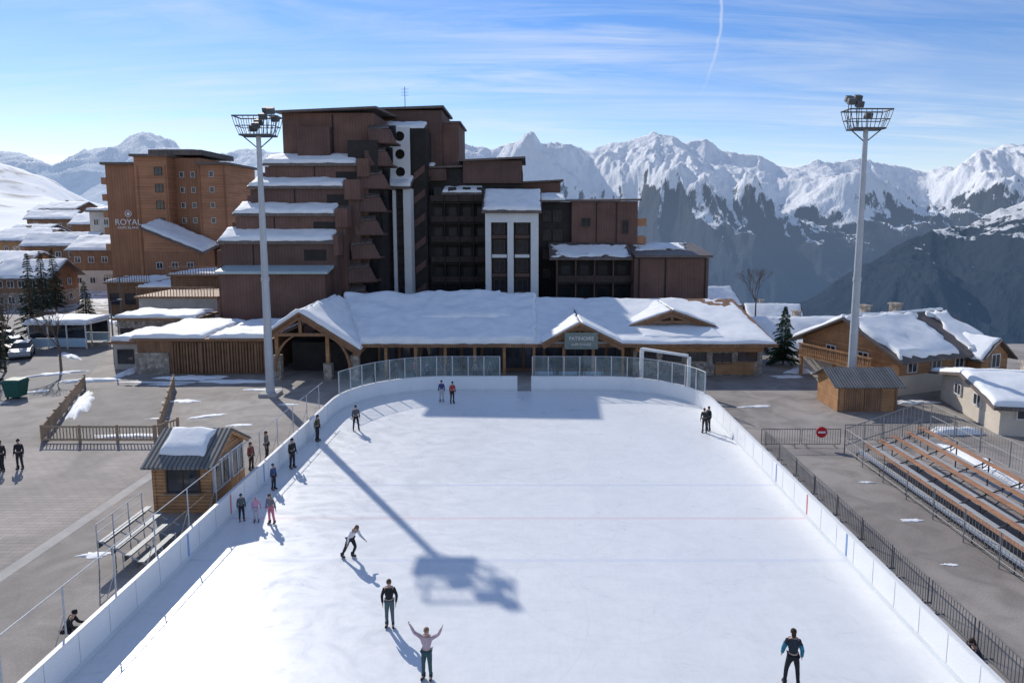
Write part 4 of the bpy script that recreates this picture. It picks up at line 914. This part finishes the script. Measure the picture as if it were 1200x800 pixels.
for x in (22.9, 24.3): T.bx('door', 'wood2', x - .62, y0 - .05, .05, x + .62, y0 - .005, 1.8)
for x in (x0, x1 - .12): T.bx('corner_post', 'beam', x, y0 - .06, 0, x + .12, y0 - .003, ze - .15)

# ------------------------------------------------------------------ log railing
def log_fence(label, pts, h=1.05):
    T = Thing('log_railing', label, 'railing', (pts[0][0], pts[0][1], 0), 0, 'log railings on the square')
    for (ax, ay), (bx, by) in zip(pts, pts[1:]):
        L_ = math.hypot(bx - ax, by - ay); n = max(2, int(L_ / 1.8))
        for i in range(n + 1):
            if i == 0 and (ax, ay) != pts[0]: continue
            x = ax + (bx - ax) * i / n; y = ay + (by - ay) * i / n
            mb = MB(); mb.tube((x, y, 0), (x, y, h + .08), .09, .08, 8); T.part('post', mb, ['log'])
        for z in (h - .05, .2): mb = MB(); mb.tube((ax, ay, z), (bx, by, z), .06, n=7); T.part('rail', mb, ['log'])
        mb = MB(); m = int(L_ / .2)
        for i in range(m):
            x = ax + (bx - ax) * (i + .5) / m; y = ay + (by - ay) * (i + .5) / m; mb.tube((x, y, .2), (x, y, h - .06), .03, n=4)
        T.part('balusters', mb, ['log'])
log_fence('weathered log railing along the sunken terrace front', [(-36, 54), (-29.8, 40.4), (-22.9, 40.4), (-22.3, 42.0)])
log_fence('weathered log railing running back from the terrace', [(-23.3, 41.6), (-28.8, 54)])

# ------------------------------------------------------------------ barriers and bleachers
def barrier_mesh(Lb=2.4, h=1.1, nb=15, m='dsteel'):
    mb = MB()
    mb.tube((0, .05, .18), (0, .05, h), .022, n=6); mb.tube((0, Lb - .05, .18), (0, Lb - .05, h), .022, n=6)
    mb.tube((0, .05, h), (0, Lb - .05, h), .024, n=6); mb.tube((0, .05, .18), (0, Lb - .05, .18), .02, n=6)
    for i in range(1, nb): y = .05 + (Lb - .1) * i / nb; mb.tube((0, y, .18), (0, y, h), .011, n=4)
    for y in (.35, Lb - .35): mb.tube((-.3, y, .02), (.3, y, .02), .02, n=5); mb.tube((0, y, .02), (0, y, .18), .02, n=5)
    return mb.mesh('crowd_barrier', [m])
bm_ = barrier_mesh(); gr = 'steel crowd barriers beside the rink'
def put_barrier(x, y, rz, label):
    o = bpy.data.objects.new('crowd_barrier', bm_); COL.objects.link(o); o.location = (x, y, 0); o.rotation_euler = (0, 0, rz); tag(o, label, 'barrier', gr)
for i in range(10): put_barrier(14.0 + random.uniform(-.05, .05), 15.2 + i * 2.42, random.uniform(-.02, .02), 'dark steel crowd barrier standing along the walkway')
for i in range(2): put_barrier(14.0 + 2.42 * (i + 1) - .2, 39.6, R(90), 'dark steel crowd barrier closing off the walkway')
for i in range(3): put_barrier(19.2 + 2.42 * (i + 1), 40.4 + i * .3, R(88), 'steel crowd barrier behind the spectator stand')
T = Thing('no_entry_sign', 'round red no entry sign with white bar on the barrier', 'road sign', (17.4, 39.5, 0))
mb = MB(); mb.tube((17.4, 39.50, .95), (17.4, 39.46, .95), .33, n=28); T.part('disc', mb, ['red'])
T.bx('bar', 'wpaint', 17.18, 39.445, .89, 17.62, 39.457, 1.01)

T = Thing('spectator_stand', 'steel spectator stand with long brown plank benches', 'bleacher', (20.4, 28, 0))
ya, yb = 12.0, 37.8; RI = .25
for r in range(5):
    x = 19.1 + r * .76; z = .75 + r * RI
    for s in range(3):
        y_a = ya + (yb - ya) * s / 3 + .01; y_b = ya + (yb - ya) * (s + 1) / 3 - .01
        T.bx('seat', 'seat', x, y_a, z, x + .30, y_b, z + .05)
    T.bx('footboard', 'mast', x - .40, ya, z - .36, x - .03, yb, z - .32)
mb = MB()
for i in range(11):
    y = ya + i * 2.55
    mb.tube((18.6, y, .30), (22.6, y, 1.7), .035, n=6); mb.tube((18.6, y, 0), (18.6, y, .35), .035, n=6); mb.tube((22.6, y, 0), (22.6, y, 1.9), .035, n=6); mb.tube((20.6, y, 0), (20.6, y, 1.0), .03, n=6); mb.tube((20.6, y, .1), (22.6, y, 1.6), .025, n=6)
    for r in range(5): mb.tube((19.25 + r * .76, y, .40 + r * RI), (19.25 + r * .76, y, .76 + r * RI), .025, n=5)
    T.part('support_frame', mb, ['dsteel']); mb = MB()
def guard(x, z0, z1, ya, yb):
    mb = MB(); n = int((yb - ya) / 2.15)
    for i in range(n + 1): y = ya + (yb - ya) * i / n; mb.tube((x, y, 0 if z0 < 1 else z0), (x, y, z1), .03, n=6)
    for z in (z0, (z0 + z1) / 2, z1): mb.tube((x, ya, z), (x, yb, z), .022, n=6)
    m = int((yb - ya) / .2)
    for i in range(m): y = ya + (yb - ya) * i / m; mb.tube((x, y, z0), (x, y, z1), .009, n=4)
    return mb
T.part('guard_rail', guard(18.3, .35, 1.5, ya, 38.4), ['steel']); T.part('guard_rail', guard(22.85, 1.8, 3.1, ya, yb), ['steel'])
mb = MB()
for x in (18.3, 19.4, 20.5, 21.6, 22.7): mb.tube((x, 38.4, 0), (x, 38.4, 1.5 + (x - 18.3) * .36), .03, n=6)
mb.tube((18.3, 38.4, 1.5), (22.7, 38.4, 3.08), .03, n=6); mb.tube((18.3, 38.4, .5), (22.7, 38.4, 2.0), .03, n=6)
for i in range(20): x = 18.3 + i * .22; mb.tube((x, 38.4, .5 + (x - 18.3) * .34), (x, 38.4, 1.5 + (x - 18.3) * .36), .01, n=4)
T.part('end_rail', mb, ['steel'])

T = Thing('small_stand', 'small grey metal stand with steps and railings', 'bleacher', (-15.9, 26.6, 0))
for r in range(4):
    x = -15.05 - r * .48; z = .35 + r * .27
    T.bx('seat', 'steel', x - .14, 25.0, z, x + .12, 28.3, z + .04); T.bx('riser', 'dsteel', x - .17, 25.02, z - .24, x - .145, 28.28, z + .02)
for y in (25.1, 26.15, 27.2, 28.2):
    mb = MB(); mb.tube((-14.85, y, 0), (-14.85, y, .5), .022, n=6); mb.tube((-16.75, y, 0), (-16.75, y, 1.85), .022, n=6); mb.tube((-14.85, y, .2), (-16.75, y, 1.2), .025, n=6); mb.tube((-15.8, y, 0), (-15.8, y, .7), .022, n=6)
    T.part('support_frame', mb, ['mast'])
for z in (1.5, 1.85): mb = MB(); mb.tube((-16.75, 25.1, z), (-16.75, 28.2, z), .018, n=6); T.part('rail', mb, ['mast'])

mb0 = MB(); mb0.box(-.16, -.3, 0, .16, .3, .12); mb0.box(-.08, -.12, .121, .08, .12, .26)
fm = mb0.mesh('barrier_foot', ['rubber'])
for i in range(14):
    o = bpy.data.objects.new('barrier_foot', fm); COL.objects.link(o); o.location = (13.25 + random.uniform(-.08, .1), 17.0 + i * 1.9 + random.uniform(-.3, .3), 0); o.rotation_euler = (0, 0, random.uniform(-.5, .5))
    tag(o, 'black rubber barrier foot lying beside the boards', 'rubber foot', 'rubber feet beside the boards')

# ------------------------------------------------------------------ trees
def conifer(name, label, loc, h, rb, seed, cat='tree', layers=30, group=None, mat='needle'):
    rnd = random.Random(seed); T = Thing(name, label, cat, loc, 1e-5, group)
    mb = MB(); mb.tube((0, 0, 0), (.05, 0, h * .5), .035 * h * .6, .02 * h * .6, 8); mb.tube((.05, 0, h * .5), (0, 0, h * .98), .02 * h * .6, .01, 8); T.part('trunk', mb, ['bark'])
    mb = MB()
    for l in range(layers):
        f = l / (layers - 1); z = h * (.10 + .88 * f); R_ = rb * (1 - f) ** .85 + .06
        nb = int(9 - 4 * f)
        for b in range(nb):
            if rnd.random() < .18: continue
            an = 2 * math.pi * (b + rnd.random() * .8) / nb; r = R_ * rnd.uniform(.5, 1.15); dr = -.28 * r * rnd.uniform(.5, 1.4)
            d = Vector((math.cos(an), math.sin(an), 0)); s = Vector((-d.y, d.x, 0))
            steps_ = max(4, int(r / .11))
            for k in range(1, steps_ + 1):
                t = k / steps_; c = Vector((0, 0, z)) + d * r * t + Vector((0, 0, dr * t * t)); w = (.10 + .22 * r * (1 - t) * .5) * rnd.uniform(.7, 1.4)
                for sg in (-1, 1):
                    tip = c + s * sg * w * 1.5 + d * .12 + Vector((0, 0, -.10 - rnd.random() * .12)); a_ = c + d * .07 + Vector((0, 0, .03)); b_ = c - d * .09
                    mb.add([a_, tip, b_], [(0, 1, 2)])
    T.part('crown', mb, [mat]); return T
c1 = conifer('conifer_tree', 'tall dark conifer beside the road', (-46.5, 57.5, 0), 9.5, 1.5, 1, group='conifers along the road', layers=34)
for x, y, s in [(-43.5, 53.5, .72), (-52, 66, .8), (-56, 76, 1.05), (-66, 92, 1.0), (-64, 78, 1.15), (-70, 100, 1.0)]:
    copy_thing(c1.e, (x, y, 0), random.random() * 6, scale=s)
conifer('spruce_tree', 'bushy green spruce beside the stone end wall', (23.8, 63, 0), 5.6, 1.55, 5, layers=30, mat=pm('spruce_needles', (.04, .085, .045), .4, .9, .9))
conifer('conifer_tree', 'small conifer between the shops', (-63, 96, 0), 5, 1.3, 9, layers=20)
def bare_tree(label, loc, h, seed):
    rnd = random.Random(seed); T = Thing('bare_tree', label, 'tree', loc, 1e-5, 'bare winter trees')
    tk = MB(); tk.tube((0, 0, 0), (0, 0, h * .4), .12, .08, 7); T.part('trunk', tk, ['bark']); mb = MB()
    def br(p, d, L_, r, k):
        q = p + d * L_; mb.tube(p, q, r, r * .6, 5 if k > 1 else 3)
        if k == 0: return
        for _ in range(3): br(q, (d + Vector((rnd.uniform(-.7, .7), rnd.uniform(-.7, .7), rnd.uniform(-.1, .5)))).normalized(), L_ * .72, r * .6, k - 1)
    for _ in range(4): br(Vector((0, 0, h * .36)), Vector((rnd.uniform(-.6, .6), rnd.uniform(-.6, .6), 1)).normalized(), h * .22, .06, 4)
    T.part('crown', mb, ['bark'])
for l, x, y, h, s in [('bare brown tree beyond the lodge roof', 30, 90, 7.5, 1), ('bare tree by the road', -42, 60, 6, 3), ('bare tree by the road bend', -47, 60, 8, 5), ('bare tree near the containers', -44.5, 51, 7, 6), ('bare tree beside the pavement', -45.5, 55, 8, 7), ('tall bare tree by the parked cars', -50, 60.5, 9, 8), ('bare tree behind the parked cars', -53, 64, 9, 11)]:
    bare_tree(l, (x, y, gz(x, y)), h, s)

# ------------------------------------------------------------------ street things
def lamp(x, y, h, label):
    T = Thing('street_lamp', label, 'street lamp', (x, y, 0), 0, 'village street lamps')
    mb = MB(); mb.tube((x, y, 0), (x, y, h), .09, .05, 8); T.part('pole', mb, ['dsteel'])
    mb = MB(); mb.tube((x, y, h), (x + .8, y, h + .15), .035, n=6); T.part('arm', mb, ['dsteel'])
    mb = MB(); mb.hull8([(x + .6, y - .12, h + .05), (x + 1.2, y - .12, h + .1), (x + 1.2, y + .12, h + .1), (x + .6, y + .12, h + .05), (x + .65, y - .08, h + .2), (x + 1.1, y - .08, h + .22), (x + 1.1, y + .08, h + .22), (x + .65, y + .08, h + .2)]); T.part('lamp_head', mb, ['dsteel'])
lamp(-46.5, 77, 7, 'dark street lamp by the shops'); lamp(-54, 62, 6, 'dark street lamp beside the conifers'); lamp(-39, 63, 6, 'dark street lamp near the annex')
for x, y in ((-39.3, 51.0),):
    T = Thing('waste_container', 'dark green waste container on the pavement', 'waste container', (x, y, 0), 0)
    mb = MB(); mb.hull8([(x - .5, y - .45, .15), (x + .5, y - .45, .15), (x + .5, y + .45, .15), (x - .5, y + .45, .15), (x - .65, y - .55, 1.25), (x + .65, y - .55, 1.25), (x + .65, y + .55, 1.25), (x - .65, y + .55, 1.25)]); T.part('body', mb, ['green'])
    mb = MB(); mb.hull8([(x - .68, y - .6, 1.252), (x + .68, y - .6, 1.252), (x + .68, y + .6, 1.252), (x - .68, y + .6, 1.252), (x - .6, y - .4, 1.45), (x + .6, y - .4, 1.45), (x + .6, y + .5, 1.5), (x - .6, y + .5, 1.5)]); T.part('lid', mb, ['green'])
    for dx in (-.4, .4):
        mb = MB(); mb.tube((x + dx - .04, y - .35, .09), (x + dx + .04, y - .35, .09), .09, n=10); T.part('wheel', mb, ['rubber'])

def car(loc, rot, col, label):
    T = Thing('parked_car', label, 'car', loc, rot, 'cars parked along the road')
    pr = [(-2.1, .35), (-2.12, .75), (-1.95, .95), (-1.2, 1.0), (1.25, 1.02), (2.05, .82), (2.12, .45), (2.0, .3), (-2.0, .3)]
    mb = MB(); mb.prism([(x, -.86, z) for x, z in pr], (0, 1.72, 0))
    T.part('body', mb, [pm('car_paint', col, .05, 1, .3, .0, spec=.6)])
    mb = MB(); mb.hull8([(-1.95, -.80, .98), (1.05, -.80, 1.01), (1.05, .80, 1.01), (-1.95, .80, .98), (-1.5, -.62, 1.45), (.35, -.62, 1.45), (.35, .62, 1.45), (-1.5, .62, 1.45)]); T.part('window', mb, ['glass'])
    mb = MB(); mb.hull8([(-1.52, -.64, 1.452), (.37, -.64, 1.452), (.37, .64, 1.452), (-1.52, .64, 1.452), (-1.4, -.55, 1.5), (.25, -.55, 1.5), (.25, .55, 1.5), (-1.4, .55, 1.5)]); T.part('roof', mb, ['wpaint'])
    for x in (-1.3, 1.3):
        for y in (-.88, .7):
            mb = MB(); mb.tube((x, y, .32), (x, y + .2, .32), .32, n=16); T.part('wheel', mb, ['rubber'])
for i, (x, y, c, l) in enumerate([(-50.5, 66.8, (.35, .36, .38), 'silver car parked beside the road'), (-53.3, 69.3, (.03, .03, .035), 'black car parked beside the road'), (-57, 73, (.5, .5, .5), 'white car parked beside the road'), (-60.5, 76, (.05, .08, .15), 'dark blue car parked beside the road'), (-64, 90, (.3, .05, .04), 'red car parked by the shops')]):
    car((x, y, 0.005), R(-60), c, l)

# ------------------------------------------------------------------ people
SK = pm('skin', (.55, .36, .28), .08, 4, .6, .02)
_cm = {}
def cloth(c):
    if c not in _cm: _cm[c] = pm('fabric', c, .15, 6, .85, .15)
    return _cm[c]
pend = []
def skin_obj(name, joints, edges, root, mat, parent, lvl=1):
    me = bpy.data.meshes.new(name); names = list(joints); ix = {n: i for i, n in enumerate(names)}
    me.from_pydata([joints[n][0] for n in names], [(ix[a], ix[b]) for a, b in edges], [])
    o = bpy.data.objects.new(name, me); COL.objects.link(o); o.parent = parent
    o.modifiers.new('s', 'SKIN').use_smooth_shade = True
    for n in names:
        d = me.skin_vertices[0].data[ix[n]]; r = joints[n][1]; d.radius = r if isinstance(r, tuple) else (r, r); d.use_root = (n == root)
    m = o.modifiers.new('u', 'SUBSURF'); m.levels = lvl; m.render_levels = lvl
    pend.append((o, mat)); return o
def rv(v, a):
    c, s = math.cos(a), math.sin(a); return Vector((v.x, v.y * c - v.z * s, v.y * s + v.z * c))
def person(loc, face, h=1.72, top=(.02, .02, .025), legs=(.03, .03, .035), hair=(.05, .03, .02), hat=None, lean=0, la=None, ra=None, ll=None, rl=None, skates=True, label='', detail=1, sleeve=None, group='skaters and visitors'):
    """local front is -Y; face = heading rotation about z; the skeleton below stands about 1.9 tall before scaling"""
    T = Thing('person', label, 'person', loc, face if face else 1e-5, group); s = h / 1.92
    la = la or (Vector((.22, 0, -1)), Vector((.08, -.25, -1))); ra = ra or (Vector((-.22, 0, -1)), Vector((-.08, -.25, -1)))
    ll = ll or (Vector((.07, -.05, -1)), Vector((.03, .08, -1))); rl = rl or (Vector((-.07, -.05, -1)), Vector((-.03, .08, -1)))
    A = -math.radians(lean)
    J = {}; pel = Vector((0, 0, 0))
    def up(v): return pel + rv(Vector(v), -A)
    J['pelvis'] = (pel, (.135, .10)); J['waist'] = (up((0, 0, .16)), (.118, .088)); J['chest'] = (up((0, 0, .36)), (.145, .10)); J['upchest'] = (up((0, 0, .46)), (.10, .075))
    J['neck'] = (up((0, -.005, .54)), .050); J['jaw'] = (up((0, -.03, .60)), (.058, .062)); J['skull'] = (up((0, -.01, .68)), (.076, .088)); J['crown'] = (up((0, 0, .755)), (.055, .062))
    E = [('pelvis', 'waist'), ('waist', 'chest'), ('chest', 'upchest'), ('upchest', 'neck'), ('neck', 'jaw'), ('jaw', 'skull'), ('skull', 'crown')]
    for sd_, sg, (u_, f_), (t_, s_) in (('l', 1, la, ll), ('r', -1, ra, rl)):
        sh = up((.17 * sg, 0, .44)); u_ = Vector(u_).normalized(); f_ = Vector(f_).normalized()
        el_ = sh + u_ * .30; wr = el_ + f_ * .26; pm_ = wr + f_ * .08
        J['sh' + sd_] = (sh, .062); J['ua' + sd_] = (sh + u_ * .12, .055); J['el' + sd_] = (el_, .042); J['wr' + sd_] = (wr, .030); J['pa' + sd_] = (pm_, (.040, .022))
        E += [('upchest', 'sh' + sd_), ('sh' + sd_, 'ua' + sd_), ('ua' + sd_, 'el' + sd_), ('el' + sd_, 'wr' + sd_), ('wr' + sd_, 'pa' + sd_)]
        hp = Vector((.085 * sg, 0, -.05)); t_ = Vector(t_).normalized(); s_ = Vector(s_).normalized()
        kn = hp + t_ * .45; an = kn + s_ * .43; toe = an + Vector((.02 * sg, -.15, -.05))
        J['hp' + sd_] = (hp, .092); J['th' + sd_] = (hp + t_ * .2, .080); J['kn' + sd_] = (kn, .056); J['cf' + sd_] = (kn + s_ * .13, .056); J['an' + sd_] = (an, .038); J['to' + sd_] = (toe, (.042, .03))
        E += [('pelvis', 'hp' + sd_), ('hp' + sd_, 'th' + sd_), ('th' + sd_, 'kn' + sd_), ('kn' + sd_, 'cf' + sd_), ('cf' + sd_, 'an' + sd_), ('an' + sd_, 'to' + sd_)]
    low = min(J['anl'][0].z, J['anr'][0].z) - .09 - (.05 if skates else 0)
    off = Vector((0, 0, -low))
    J = {k: ((v[0] + off) * s, tuple(x * s for x in v[1]) if isinstance(v[1], tuple) else v[1] * s) for k, v in J.items()}
    skin_obj('body', J, E, 'pelvis', SK, T.e, 2 if detail else 1)
    def garment(name, keys, root, k, mat):
        K = {n: (J[n][0], tuple(x * k + .008 for x in J[n][1]) if isinstance(J[n][1], tuple) else J[n][1] * k + .008) for n in keys}
        return skin_obj(name, K, [e for e in E if e[0] in K and e[1] in K], root, cloth(mat), T.e, 2 if detail else 1)
    garment('jacket', ['pelvis', 'waist', 'chest', 'upchest', 'shl', 'ual', 'ell', 'wrl', 'shr', 'uar', 'elr', 'wrr'], 'chest', 1.14, top)
    garment('trousers', ['pelvis', 'hpl', 'thl', 'knl', 'cfl', 'anl', 'hpr', 'thr', 'knr', 'cfr', 'anr'], 'pelvis', 1.12, legs)
    def child(name, mb, mats, smooth=True):
        o = bpy.data.objects.new(name, mb.mesh(name, mats, smooth=smooth)); COL.objects.link(o); o.parent = T.e
    if sleeve:
        for sd_ in 'lr':
            mb = MB(); mb.tube(J['ua' + sd_][0], J['el' + sd_][0], .078 * s, .066 * s, 10); mb.tube(J['el' + sd_][0], J['wr' + sd_][0], .066 * s, .050 * s, 10); child('sleeve', mb, [cloth(sleeve)])
    Rm = Matrix.Rotation(-A, 3, 'X'); hc = J['skull'][0]
    def head(mb): mb.v = [tuple(Rm @ (Vector(v) * s) + hc) for v in mb.v]; return mb
    mb = MB(); mb.ball((0, .018, .03), (.097, .108, .10), nu=12, nv=8, zc=-.25)
    if not hat: mb.ball((0, .06, -.05), (.075, .055, .11), nu=10, nv=6)
    else: mb.ball((0, 0, .135), .03, nu=8, nv=5)
    child('beanie' if hat else 'hair', head(mb), [cloth(hat or hair)])
    for sg in (-1, 1):
        mb = MB(); mb.ball((.032 * sg, -.088, .0), .011, m=0, nu=6, nv=4); child('eye', head(mb), [cloth((.02, .02, .02))])
        mb = MB(); mb.ball((.083 * sg, .005, -.01), (.012, .02, .03), nu=6, nv=4); child('ear', head(mb), [SK])
    mb = MB(); mb.add([(-.012, -.085, -.035), (.012, -.085, -.035), (0, -.082, .01), (0, -.112, -.032)], [(0, 1, 3), (1, 2, 3), (2, 0, 3), (0, 2, 1)]); child('nose', head(mb), [SK], False)
    mb = MB(); mb.ball((0, -.078, -.062), (.022, .012, .006), nu=8, nv=4); child('mouth', head(mb), [cloth((.35, .12, .10))])
    for sd_, sg, (u_, f_) in (('l', 1, la), ('r', -1, ra)):
        f_ = Vector(f_).normalized(); pc = J['pa' + sd_][0]; side = f_.cross(Vector((sg, 0, .01))).normalized()
        if side.y > 0: side = -side
        pn = f_.cross(side).normalized(); mb = MB()
        for k in range(4):
            b0 = pc + side * (.026 - .0175 * k) * s + f_ * .02 * s; l_ = (.032, .038, .035, .027)[k] * s; m1 = b0 + f_ * l_; m2 = m1 + (f_ * .9 + pn * -sg * .45).normalized() * l_ * .9
            mb.tube(b0, m1, .0095 * s, .0085 * s, 6); mb.tube(m1, m2, .0085 * s, .006 * s, 6)
        b0 = pc + side * .03 * s - f_ * .03 * s; m1 = b0 + (side + f_ * .7).normalized() * .035 * s; mb.tube(b0, m1, .011 * s, .009 * s, 6); mb.tube(m1, m1 + (side * .4 + f_).normalized() * .03 * s, .009 * s, .007 * s, 6)
        child('fingers', mb, [SK])
    for sd_ in 'lr':
        a_ = J['an' + sd_][0]; to = J['to' + sd_][0]; mb = MB(); d = (to - a_); d.z = 0; d.normalize(); w = Vector((-d.y, d.x, 0))
        def pt(f, l, z): return tuple(a_ + d * f * s + w * l * s + Vector((0, 0, z * s)))
        mb.hull8([pt(-.07, -.045, -.085), pt(.19, -.04, -.085), pt(.19, .04, -.085), pt(-.07, .045, -.085), pt(-.065, -.05, .0), pt(.15, -.035, -.03), pt(.15, .035, -.03), pt(-.065, .05, .0)])
        mb.hull8([pt(-.065, -.05, .0), pt(.06, -.05, -.01), pt(.06, .05, -.01), pt(-.065, .05, .0), pt(-.06, -.055, .09), pt(.05, -.055, .09), pt(.05, .055, .09), pt(-.06, .055, .09)])
        if skates: mb.hull8([pt(-.08, -.004, -.138), pt(.2, -.004, -.138), pt(.2, .004, -.138), pt(-.08, .004, -.138), pt(-.06, -.006, -.086), pt(.17, -.006, -.086), pt(.17, .006, -.086), pt(-.06, .006, -.086)], 1)
        child('skate' if skates else 'boot', mb, [cloth((.03, .03, .035)), M['steel']], False)
    return T
V = Vector; IZ = .022
person((-4.67, 21.3, IZ), R(5), 1.74, (.02, .02, .024), (.10, .14, .15), (.13, .07, .04), la=(V((.35, .1, -1)), V((-.1, -.2, -1))), ra=(V((-.35, .1, -1)), V((.1, -.2, -1))), ll=(V((.05, -.12, -1)), V((.02, .1, -1))), rl=(V((-.05, .02, -1)), V((-.02, .1, -1))), label='skater in black long sleeved top and grey leggings gliding forward')
person((-3.04, 18.7, IZ), R(-10), 1.68, (.52, .40, .44), (.05, .10, .11), (.30, .18, .11), la=(V((.9, 0, .55)), V((.45, -.05, 1))), ra=(V((-.9, 0, .5)), V((-.5, -.05, 1))), label='skater in pale pink top raising both arms in a V')
person((-7.2, 26.0, IZ), R(60), 1.72, (.66, .66, .70), (.025, .025, .03), (.18, .10, .06), lean=38, la=(V((.2, -.5, -1)), V((0, -.9, -.5))), ra=(V((-.3, .5, -1)), V((-.1, .2, -1))), ll=(V((.1, -.45, -1)), V((.0, .5, -1))), rl=(V((-.15, .35, -1)), V((-.05, .55, -1))), label='skater in white top bending forward mid stride')
person((7.63, 18.4, IZ), R(170), 1.80, (.025, .035, .05), (.02, .02, .024), (.05, .03, .02), lean=8, sleeve=(.03, .20, .30), la=(V((.35, -.1, -1)), V((.05, -.5, -1))), ra=(V((-.35, .1, -1)), V((-.05, -.3, -1))), ll=(V((.2, -.1, -1)), V((.1, .1, -1))), rl=(V((-.15, -.05, -1)), V((-.05, .15, -1))), label='skater in dark vest with blue sleeves seen from behind')
person((-11.2, 42.7, IZ), R(20), 1.75, (.09, .095, .11), (.03, .03, .035), hat=(.02, .02, .03), lean=5, ll=(V((.15, -.1, -1)), V((.08, .1, -1))), rl=(V((-.15, .05, -1)), V((-.08, .1, -1))), label='skater in grey jacket and black trousers on the ice', detail=0)
person((-6.6, 49.8, IZ), R(0), 1.68, (.05, .07, .20), (.5, .5, .52), label='skater in dark blue jacket and white trousers', detail=0)
person((-5.75, 49.3, IZ), R(30), 1.72, (.40, .06, .05), (.03, .03, .03), hat=(.02, .02, .02), lean=6, label='skater in red and black jacket beside a companion', detail=0)
person((11.15, 42.3, IZ), R(-30), 1.70, (.03, .03, .035), (.04, .04, .04), hat=(.10, .08, .05), lean=12, label='skater in black jacket leaning beside the boards', detail=0)
person((11.5, 42.7, IZ), R(-60), 1.66, (.035, .04, .04), (.03, .03, .03), label='skater in dark clothes holding a companion', detail=0)
person((-13.0, 36.0, IZ), R(60), 1.76, (.025, .025, .03), (.03, .03, .035), lean=5, label='person in black jacket standing against the boards', detail=0)
person((-13.05, 40.6, IZ), R(80), 1.72, (.08, .07, .035), (.03, .03, .035), lean=6, ra=(V((-.8, 0, -.5)), V((-.6, -.4, -.4))), label='person in dark olive jacket holding the boards', detail=0)
person((-12.9, 33.0, IZ), R(70), 1.40, (.05, .08, .20), (.04, .04, .05), hat=(.02, .05, .10), label='child in navy jacket beside the boards', detail=0)
person((-13.0, 29.4, IZ), R(30), 1.32, (.10, .12, .13), (.03, .03, .04), hat=(.05, .06, .07), label='child in grey jacket standing by the boards')
person((-12.3, 29.3, IZ), R(10), 1.25, (.68, .36, .50), (.50, .47, .53), hat=(.6, .5, .55), la=(V((.5, 0, -1)), V((.2, -.6, -.6))), label='child in pink jacket and light trousers')
person((-11.55, 29.1, IZ), R(-15), 1.48, (.22, .20, .23), (.70, .22, .30), (.12, .07, .04), lean=8, ll=(V((.18, -.1, -1)), V((.05, .15, -1))), la=(V((.6, -.1, -1)), V((.4, -.3, -.8))), label='girl in grey jacket and pink red trousers skating')
person((-15.0, 37.6, 0), R(90), 1.70, (.14, .14, .16), (.04, .04, .05), skates=False, label='person in grey coat standing behind the boards', detail=0)
person((-15.2, 35.9, 0), R(70), 1.62, (.22, .07, .08), (.04, .04, .05), skates=False, label='person in dark red jacket near the kiosk', detail=0)
person((-28.6, 35.6, .004), R(15), 1.84, (.04, .04, .045), (.03, .03, .035), skates=False, ll=(V((.05, -.25, -1)), V((0, .2, -1))), rl=(V((-.05, .2, -1)), V((0, .3, -1))), label='pedestrian in black coat walking over the square', detail=0)
person((-27.9, 36.0, .004), R(10), 1.76, (.03, .03, .04), (.04, .04, .05), hat=(.05, .05, .06), skates=False, label='pedestrian in dark jacket walking over the square', detail=0)
sit = dict(ll=(V((.15, -1, -.15)), V((.05, .1, -1))), rl=(V((-.15, -1, -.15)), V((-.05, .1, -1))), la=(V((.2, -.5, -1)), V((-.1, -1, -.2))), ra=(V((-.2, -.5, -1)), V((.1, -1, -.2))))
person((-14.85, 20.4, 0), R(100), 1.65, (.025, .025, .03), (.025, .025, .03), hat=(.02, .02, .02), lean=30, skates=False, label='person in black crouching behind the boards', **sit)
person((13.35, 18.8, 0), R(-100), 1.72, (.04, .04, .05), (.08, .08, .09), (.05, .03, .02), lean=25, skates=False, label='person in dark jacket crouching beside the barrier', **sit)
for i, (x, y, c) in enumerate([(-11.2, 56.2, (.05, .05, .07)), (-9.8, 56.9, (.3, .05, .05)), (-8.6, 56.0, (.04, .06, .12)), (-6.9, 56.6, (.05, .05, .05)), (-4.6, 56.3, (.25, .22, .2)), (-3.4, 57.0, (.05, .07, .06)), (1.6, 56.9, (.06, .06, .08)), (-12.6, 54.4, (.04, .04, .05))]):
    person((x, y, .008), R(random.uniform(-60, 60)), random.uniform(1.65, 1.82), c, (.04, .04, .05), skates=False, label='spectator in a winter jacket standing behind the glass', detail=0, group='spectators behind the glass')
bpy.context.view_layer.update(); dg = bpy.context.evaluated_depsgraph_get()
done = [(o, mt, bpy.data.meshes.new_from_object(o.evaluated_get(dg))) for o, mt in pend]
for o, mt, me in done:
    o.modifiers.clear(); o.data = me; me.materials.clear(); me.materials.append(mt)
    me.polygons.foreach_set('use_smooth', [True] * len(me.polygons)); me.polygons.foreach_set('material_index', [0] * len(me.polygons))

for x in (1.3, 3.3, 5.3):
    T = Thing('bench', 'pale blue and white bench against the lodge front', 'bench', (x, 55.6, 0), 0, 'benches in front of the lodge')
    mb = MB()
    for k in range(3): mb.box(x - .85, 55.5 + k * .14, .45, x + .85, 55.6 + k * .14, .49)
    T.part('seat', mb, ['wpaint']); mb = MB()
    for k in range(2): mb.box(x - .85, 55.95, .65 + k * .16, x + .85, 55.98, .77 + k * .16)
    T.part('backrest', mb, ['pblue'])
    for dx in (-.7, .7):
        mb = MB(); mb.box(x + dx - .03, 55.5, 0, x + dx + .03, 55.56, .45); mb.box(x + dx - .03, 55.9, 0, x + dx + .03, 55.95, .95); T.part('leg', mb, ['dsteel'])
